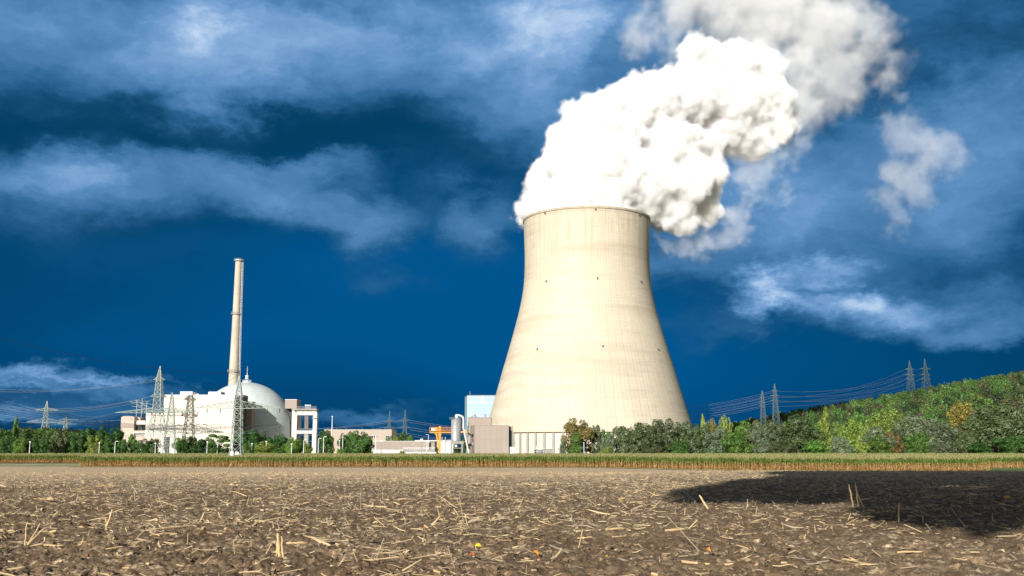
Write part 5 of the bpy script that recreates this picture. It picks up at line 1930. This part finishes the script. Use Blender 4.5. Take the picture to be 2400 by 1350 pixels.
# the trees behind the photographer that shade the right of the field
for i, (x, y, h, wd) in enumerate([(-0.1, -10.8, 29.0, 24.0)]):
    z0 = float(terrain(x, y))
    cm, tm = proto_tree('oak', 'green', i % 3)
    t = thing('tree', 'tall leafy tree behind the camera whose shadow darkens the right of the field', 'tree', (x, y, z0), None, 1.3)
    t.scale = (wd, wd, h)
    link('trunk', tm, t)
    link('crown', cm, t)

# wooded hill: one mass of crowns
g = np.random.default_rng(77)
cr = []
crm = []
lo = [crown_shape(s, 300 + i, n, lf)[0] for i, (s, n, lf) in enumerate([('round', 800, 0.058), ('round', 800, 0.058), ('willow', 800, 0.052), ('cone', 600, 0.05)])]
cnt = 0
for Yr in np.arange(700, 1330, 19.0):
    for px in np.arange(1500, 2620, 24 * 1000 / Yr):
        x = (px + g.uniform(-9, 9) - 1200) / F * Yr + g.uniform(-3, 3)
        y = Yr + g.uniform(-9, 9)
        hz = float(terrain(x, y))
        if hz < 2.0 and Yr > 760:
            continue
        con = pnoise(np.array([x / 90.0]), np.array([y / 90.0]), 5)[0] + 0.5 * (px < 2060) > 0.55
        big = con and g.uniform() < 0.6
        sh = 3 if big else int(g.integers(0, 3))
        h = g.uniform(13, 18) * (1.12 if big else 1.0)
        wd = g.uniform(9, 14) * (0.62 if big else 1.0)
        t = g.uniform(0, 6.28)
        v = lo[sh].copy()
        v = np.stack([(v[:, 0] * math.cos(t) - v[:, 1] * math.sin(t)) * wd + x, (v[:, 0] * math.sin(t) + v[:, 1] * math.cos(t)) * wd + y, v[:, 2] * h + hz - 1.0], -1)
        cr.append(v)
        mm = 1 if big else int(g.choice(6, p=[0.46, 0.17, 0.20, 0.10, 0.05, 0.02]))
        crm.append(np.full(len(v) // 4, mm))
        cnt += 1
hm = [leaf_mat('hill_green', (0.070, 0.145, 0.028), (0.115, 0.200, 0.046), 0.15, 0.03, 0), leaf_mat('hill_dark', (0.026, 0.048, 0.018), (0.05, 0.075, 0.028), 0.15, 0.03, 0), leaf_mat('hill_olive', (0.075, 0.095, 0.032), (0.115, 0.135, 0.05), 0.15, 0.03, 0),
      leaf_mat('hill_light', (0.120, 0.205, 0.038), (0.170, 0.260, 0.058), 0.15, 0.03, 0), leaf_mat('hill_brown', (0.085, 0.075, 0.03), (0.125, 0.105, 0.045), 0.15, 0.03, 0), leaf_mat('hill_purple', (0.11, 0.075, 0.06), (0.14, 0.10, 0.08), 0.15, 0.03, 0)]
tag(link('hillside_forest', quads_mesh('hillside_forest', np.concatenate(cr), hm, np.concatenate(crm))), 'mixed green forest covering the hill on the right', 'forest', kind='stuff')
cr, crm = [], []
for Yr in np.arange(760, 1000, 24.0):
    for px in np.arange(-120, 330, 10):
        x = (px + g.uniform(-5, 5) - 1200) / F * Yr
        hz = float(terrain(x, Yr))
        if hz < 3:
            continue
        t = g.uniform(0, 6.28)
        v = lo[int(g.integers(0, 3))]
        wd, h = g.uniform(9, 13), g.uniform(7, 10)
        cr.append(np.stack([(v[:, 0] * math.cos(t) - v[:, 1] * math.sin(t)) * wd + x, (v[:, 0] * math.sin(t) + v[:, 1] * math.cos(t)) * wd + Yr, v[:, 2] * h + hz - 1.0], -1))
        crm.append(np.full(len(v) // 4, int(g.choice([0, 1, 2]))))
tag(link('distant_woods', quads_mesh('distant_woods', np.concatenate(cr), hm[:3], np.concatenate(crm))), 'dark low woods far behind the trees at the left edge', 'woods', kind='stuff')

# tufts at the foot of the near pylon and along the margin
def tufts(name, n, fxy, label, hgt, m, seed):
    g = np.random.default_rng(seed)
    x, y = fxy(g, n)
    z = terrain(x, y)
    th = g.uniform(0, 6.28, n)
    h = g.uniform(0.5, 1.0, n) * hgt
    o = np.stack([np.cos(th), np.sin(th), np.zeros(n)], -1) * (h * 0.35)[:, None]
    s = np.stack([-np.sin(th), np.cos(th), np.zeros(n)], -1) * 0.03
    p0 = np.stack([x, y, z], -1)
    p1 = p0 + o + np.stack([0 * h, 0 * h, h], -1)
    return tag(link(name, quads_mesh(name, np.stack([p0 - s, p0 + s, p1 + s * .2, p1 - s * .2], 1), [m])), label, 'grass', kind='stuff')


pc = at(553, 1090, 226)
tufts('long_grass', 5000, lambda g, n: (pc.x + g.normal(0, 1.5, n), 224 + g.normal(0, 1.2, n)), 'clump of long dark grass around the feet of the near pylon', 1.0, L['deep'], 3)
tufts('margin_grass', 26000, lambda g, n: (lambda x: (x, corn_front(x) - g.uniform(0.5, 6.0, n)))(g.uniform(C0.x - 2, C1.x + 3, n)), 'dry yellowish grass along the margin between field and corn', 0.16, leaf_mat('dry_grass', (0.24, 0.21, 0.09), (0.36, 0.30, 0.15), 0.2, 0.3, 0), 4)

# ------------------------------------------------------------------ lattice pylons


def pylon(label, px, ybase_px, Y, ytop, body, arms, m, bar, group, z0=None, tips=0, rz=0.0, seg=1.0):
    """body: [(row, half width px)] from the ground up; arms: [(row, left px, right px, rise px)] """
    gz = float(terrain(gx(px, Y), Y)) if z0 is None else z0
    x0 = gx(px, Y, gz)
    t = thing('lattice_pylon', label, 'pylon', (x0, Y, gz), group, rz)
    s = Y / F
    prof = [(max(0.0, zz(r, Y) - gz), hw * s) for r, hw in body]
    if prof[0][0] > 0.01:
        sl = (prof[0][1] - prof[1][1]) / max(0.1, prof[1][0] - prof[0][0])
        prof = [(0.0, prof[0][1] + sl * prof[0][0])] + prof
    pz = [p_[0] for p_ in prof]
    pw = [p_[1] for p_ in prof]
    hwat = lambda z: float(np.interp(z, pz, pw))
    mb = MB()
    levels = [0.0]
    while levels[-1] < pz[-1] - 0.5:
        levels.append(min(pz[-1], levels[-1] + max(bar * 5, 1.75 * hwat(levels[-1]) * seg)))
    for z1, z2 in zip(levels[:-1], levels[1:]):
        a, b = hwat(z1), hwat(z2)
        c1 = [(-a, -a), (a, -a), (a, a), (-a, a)]
        c2 = [(-b, -b), (b, -b), (b, b), (-b, b)]
        for i in range(4):
            j = (i + 1) % 4
            mb.bar((*c1[i], z1), (*c2[i], z2), bar * 1.35)
            mb.bar((*c1[i], z1), (*c2[j], z2), bar * 0.8)
            mb.bar((*c1[j], z1), (*c2[i], z2), bar * 0.8)
            if z1 > 0:
                mb.bar((*c1[i], z1), (*c1[j], z1), bar * 0.7)
    mb.build('tower_body', m, t)
    ends = []
    for (row, l, r, rise) in arms:
        z = zz(row, Y) - gz
        zt = z + rise * s
        hb, ht = hwat(z), hwat(zt)
        am = MB()
        for sg, ln in ((-1, l * s), (1, r * s)):
            tip = (sg * ln, 0, z + 0.12 * rise * s)
            n = max(3, int((ln - hb) / max(1.0, 1.6 * hb)) + 1)
            for yy in (-1, 1):
                pb_, pt_ = Vector((sg * hb, yy * hb, z)), Vector((sg * ht, yy * ht, zt))
                tv = Vector(tip)
                am.bar(pb_, tv, bar)
                am.bar(pt_, tv, bar)
                for i in range(n):
                    f0, f1 = i / n, (i + 0.5) / n
                    am.bar(pb_.lerp(tv, f0), pt_.lerp(tv, f1), bar * 0.65)
                    am.bar(pt_.lerp(tv, f1), pb_.lerp(tv, (i + 1) / n), bar * 0.65)
            for i in range(n):
                f0 = i / n
                A_, B_ = Vector((sg * hb, -hb, z)), Vector((sg * hb, hb, z))
                tv = Vector(tip)
                am.bar(A_.lerp(tv, f0), B_.lerp(tv, (i + 1) / n), bar * 0.6)
            ends.append((tip, sg, ln))
        for yy in (-1, 1):
            am.bar((-hb, yy * hb, z), (hb, yy * hb, z), bar)
        am.build('crossarm', m, t)
        if tips:
            for sg, ln in ((-1, l * s), (1, r * s)):
                for q in range(tips):
                    xx = sg * (ln - q * (ln - hb) / max(1, tips) * 0.98)
                    ins = MB()
                    zi = z - 0.05
                    if tips > 1 or True:
                        ins.tube([(xx, 0, zi), (xx, 0, zi - 1.3 * (Y / 500) ** 0.5)], 0.10 * (Y / 226) ** 0.8, 6)
                    ins.build('insulator', M['insul'], t)
    bpy.context.view_layer.update()
    return t, ends


GP = 'lattice power pylons'
pa, ea = pylon('tallest left lattice pylon with three crossarms, before the left end of the cream block', 364.5, 0, 575, 858,
               [(1035, 17), (968, 9.8), (930, 7.6), (890, 5.6), (858, 0.4)], [(968, 104, 82, 12), (930.5, 21, 19, 8), (891, 15, 13, 7)], M['galv'], 0.30, GP, rz=R(-6), seg=0.9)
MBp = MB()
pbm, eb = pylon('small lattice pylon with white sleeved feet and one wide crossarm before the cream block', 395.5, 0, 418, 919.5,
                [(1062, 13.5), (965, 6.2), (935, 3.4), (919.5, 0.4)], [(965.5, 62, 60, 9)], M['galv'], 0.20, GP, tips=3, rz=R(8), seg=0.9)
for sx in (-1, 1):
    for sy in (-1, 1):
        zt_ = zz(1053.5, 418)
        w0, w1 = 14.2 * 418 / F, 13.2 * 418 / F
        MB().bar((sx * w0, sy * w0, 0), (sx * w1, sy * w1, zt_), 0.75, n=8, wd2=0.6).build('footing', M['white'], pbm)
pcn, ec = pylon('nearest lattice pylon, at the corn edge, with one wide crossarm in front of the dome', 552.5, 0, 226, 877,
                [(1093, 15.5), (1060, 12.6), (1030, 10.6), (957, 8.8), (938, 8.0), (915, 5.2), (877, 0.5)], [(957.5, 103, 97, 17)], M['galv'], 0.135, GP, tips=3, seg=1.0)
sgn = MB()
sgn.box(-0.95, -0.3, -1.28, -1.22, 2.25, 3.3).box(0.1, 0.85, -1.28, -1.22, 2.6, 3.2)
o = sgn.build('equipment_box', M['white'], pcn)
MB().box(-0.45, 0.35, -1.36, -1.2, 1.3, 1.75).build('warning_sign', M['white'], pcn)
for i, xx in enumerate((-9.5, -6.2, -3.2, 3.1, 6.0, 8.8)):
    pts = [(xx + 0.28 * math.cos(t), 0.9 * math.cos(t), 9.0 - 1.5 * math.sin(t)) for t in np.linspace(0, math.pi, 11)]
    MB().tube(pts, 0.03, 5).build('jumper_loop', M['wire_dark'], pcn)
pd, ed = pylon('far pylon above the trees near the left edge, two arms, the lower one wider', 105, 0, 900, 940,
               [(1035, 8.5), (990, 5.0), (958, 3.4), (940, 0.3)], [(990, 44, 44, 9), (962, 28, 28, 6)], M['galv'], 0.32, GP, tips=2)
pe, ee = pylon('small faint pylon right of the far left pylon, low over the trees', 150, 0, 1500, 977,
               [(1035, 7), (995, 3.2), (984, 2.4), (977, 0.3)], [(994, 24, 24, 4), (984, 16, 28, 3)], M['galv'], 0.36, GP)
pf, ef = pylon('left one of the two far pylons above the brown store, slightly lower', 911.5, 0, 1300, 963,
               [(1040, 5.0), (1003, 3.0), (986, 2.0), (963, 0.25)], [(1003, 14, 14, 4), (988, 13, 13, 5), (1017, 11, 11, 3)], M['galv_far'], 0.34, GP)
pg_, eg = pylon('right one of the two far pylons above the brown store, slightly taller', 948, 0, 1300, 960.5,
                [(1040, 5.6), (1003, 3.6), (985, 2.4), (960.5, 0.25)], [(1003, 16, 16, 4), (986, 13.5, 13.5, 5), (1017, 14, 14, 3)], M['galv_far'], 0.36, GP)
ph, eh = pylon('shorter pylon of the left pair rising over the trees right of the cooling tower', 1791, 0, 900, 915,
               [(985, 5.4), (945, 3.6), (930, 2.4), (915, 0.3)], [(953, 8, 8, 3), (943, 8, 8, 3), (933, 6, 6, 3)], M['galv_far'], 0.34, GP)
pi_, ei = pylon('taller pylon of the left pair rising over the trees right of the cooling tower', 1821, 0, 870, 898,
                [(978, 6.4), (938, 4.0), (917, 2.4), (898, 0.3)], [(940, 11, 11, 3), (928, 10, 10, 3), (917, 7, 7, 3)], M['galv_far'], 0.34, GP)
pj, ej = pylon('left one of the two pylons on the wooded hill', 2137, 0, 1235, 845,
               [(916, 7.4), (880, 4.4), (862, 2.6), (845, 0.3)], [(889, 10, 10, 3), (879, 12, 12, 3), (866, 11, 11, 3)], M['galv_far'], 0.36, GP)
pk, ek = pylon('right one of the two pylons on the wooded hill, its top slightly higher', 2173, 0, 1235, 841,
               [(903, 7.0), (880, 4.6), (862, 2.8), (841, 0.3)], [(889, 12, 12, 3), (879, 12, 12, 3), (865, 13, 13, 3)], M['galv_far'], 0.36, GP)

# ------------------------------------------------------------------ cables


def cable(a, b, sag, r, m, label, group, n=24):
    a, b = Vector(a), Vector(b)
    pts = [a.lerp(b, t) - Vector((0, 0, 4 * sag * t * (1 - t))) for t in np.linspace(0, 1, n + 1)]
    o = MB().tube([q - a for q in pts], r, 4).build('power_cable', m, loc=a)
    tag(o, label, 'cable', group)


def wpt(t, p):
    return t.matrix_world @ Vector(p)


# between the pylon pairs on the hill side
for T1, E1, T2, E2, lab in ((ph, eh, pj, ej, 'pale cable sagging between the shorter tree line pylon and the left hilltop pylon'), (pi_, ei, pk, ek, 'pale cable sagging between the taller tree line pylon and the right hilltop pylon')):
    for (p1, _, _), (p2, _, _) in zip(E1, E2):
        cable(wpt(T1, p1), wpt(T2, p2), 9, 0.07, M['wire'], lab, lab.replace('pale cable', 'cables'))
# hilltop pylons on to the right, over the crest
for T1, E1, dx in ((pj, ej, 0), (pk, ek, 18)):
    for (p1, _, _) in E1:
        q = wpt(T1, p1)
        cable(q, (q.x + 150 + dx, 1560, q.z - 18), 8, 0.07, M['wire'], 'thin cable running from a hilltop pylon down to the right behind the crest', 'cables running down behind the hill crest')
# tree line pylons on to the left, behind the cooling tower
for T1, E1, dx in ((ph, eh, 0), (pi_, ei, 22)):
    for (p1, sg, _) in E1:
        q = wpt(T1, p1)
        cable(q, (q.x - 150 + dx + 3 * sg, 850, q.z - 16), 5, 0.055, M['wire'], 'pale cable running from the tree line pylons down to the cooling tower', 'cables running behind the cooling tower')
# the two far pylons in the middle
for T1, E1, ex in ((pf, ef, -130), (pg_, eg, 110)):
    for (p1, _, _) in E1:
        q = wpt(T1, p1)
        cable(q, (q.x + ex, 1330, q.z - 9), 3, 0.13, M['wire'], 'pale cable running %s from the far pylons above the brown store' % ('left' if ex < 0 else 'right'), 'cables of the far middle pylons, %s span' % ('left' if ex < 0 else 'right'))
for (p1, _, _), (p2, _, _) in zip(ef, eg):
    cable(wpt(pf, p1), wpt(pg_, p2), 1.0, 0.11, M['wire'], 'short cable between the two far pylons above the brown store', 'cables between the two far middle pylons')
# near pylon: dark cables to the left, pale ones across to the white footed pylon
nx = [-9.6, -6.4, -3.3, 3.2, 6.1, 8.9]
for x, (py, Yl) in zip(nx, ((908, 178), (921, 180), (932, 182), (944, 184), (951, 186), (957, 188))):
    q = wpt(pcn, (x, 0, 9.1))
    e = at(-70, py, Yl)
    cable(q, e, 2.2, 0.030, M['wire_dark'], 'dark cable running from the nearest pylon out of the left edge', 'dark cables leaving by the left edge')
for x, xb in zip(nx, (-10.4, -7.0, -3.6, 3.6, 7.0, 10.4)):
    cable(wpt(pcn, (x, 0, 8.9)), wpt(pbm, (xb, 0, 17.4)), 4.2, 0.030, M['wire'], 'thin sagging cable between the nearest pylon and the white footed pylon', 'cables between the nearest and the white footed pylon')
top = wpt(pcn, (0, 0, zz(877, 226)))
cable(top, at(-80, 770, 175), 1.8, 0.032, M['wire_dark'], 'single dark earth wire from the top of the nearest pylon up to the left edge', None)
cable(top, wpt(pbm, (0, 0, zz(920, 418))), 3.0, 0.026, M['wire_dark'], 'single thin earth wire from the nearest pylon to the top of the white footed pylon', None)
# tallest left pylon to the left edge
for i, (p1, sg, ln) in enumerate(ea):
    q = wpt(pa, p1)
    if i < 2:
        outs = [(-60, 968 - 8 * i)]
    elif i < 4:
        outs = [(-60, 938 + 5 * (i - 2)), (-60, 947 + 5 * (i - 2))]
    else:
        outs = [(-60, 914 - 6 * (i - 4))]
    for (ex, ey) in outs:
        cable(q, at(ex, ey, 640), 3.5 if i >= 4 else 6, 0.055, M['wire'], 'pale cable running from the tallest left pylon to the left edge', 'pale cables leaving by the left edge')
for i in range(3):
    q = wpt(pa, (-3.0 - i * 7, 0, zz(968, 575)))
    cable(q, (q.x + 5, 601, q.z - 14 - i * 2), 1.5, 0.05, M['wire_dark'], 'short dark down lead from the tallest left pylon to the cream block', 'down leads to the cream block')
for T1, E1, ex in ((pd, ed, -60), (pd, ed, 330)):
    for (p1, sg, _) in E1:
        q = wpt(T1, p1)
        e = at(ex, 968 + (sg * 3) + (8 if q.z < 30 else 0), 960 if ex > 0 else 820)
        cable(q, e, 5, 0.06, M['wire'], 'thin pale cable of the far left pylon running %s' % ('right' if ex > 0 else 'out of the left edge'), 'cables of the far left pylon, %s' % ('right' if ex > 0 else 'left'))
# substation gantries behind the tan block
for px, yt in ((318, 938), (330, 935), (341, 941)):
    z = zz(yt, 700)
    t = thing('busbar_mast', 'thin grey mast of the switchyard rising behind the tan block beside the tallest pylon', 'mast', (gx(px, 700, z / 2), 700, 0), 'switchyard masts behind the tan block')
    MB().bar((0, 0, 0), (0, 0, z), 0.5).build('post', M['galv'], t)
    mb = MB()
    mb.bar((-5, 0, z - 1), (5, 0, z - 2.0), 0.3)
    mb.bar((-3.5, 0, z - 4), (4, 0, z - 5.0), 0.3)
    mb.bar((-5, 0, z - 1), (4, 0, z - 5.0), 0.18)
    mb.build('crossbar', M['galv'], t)
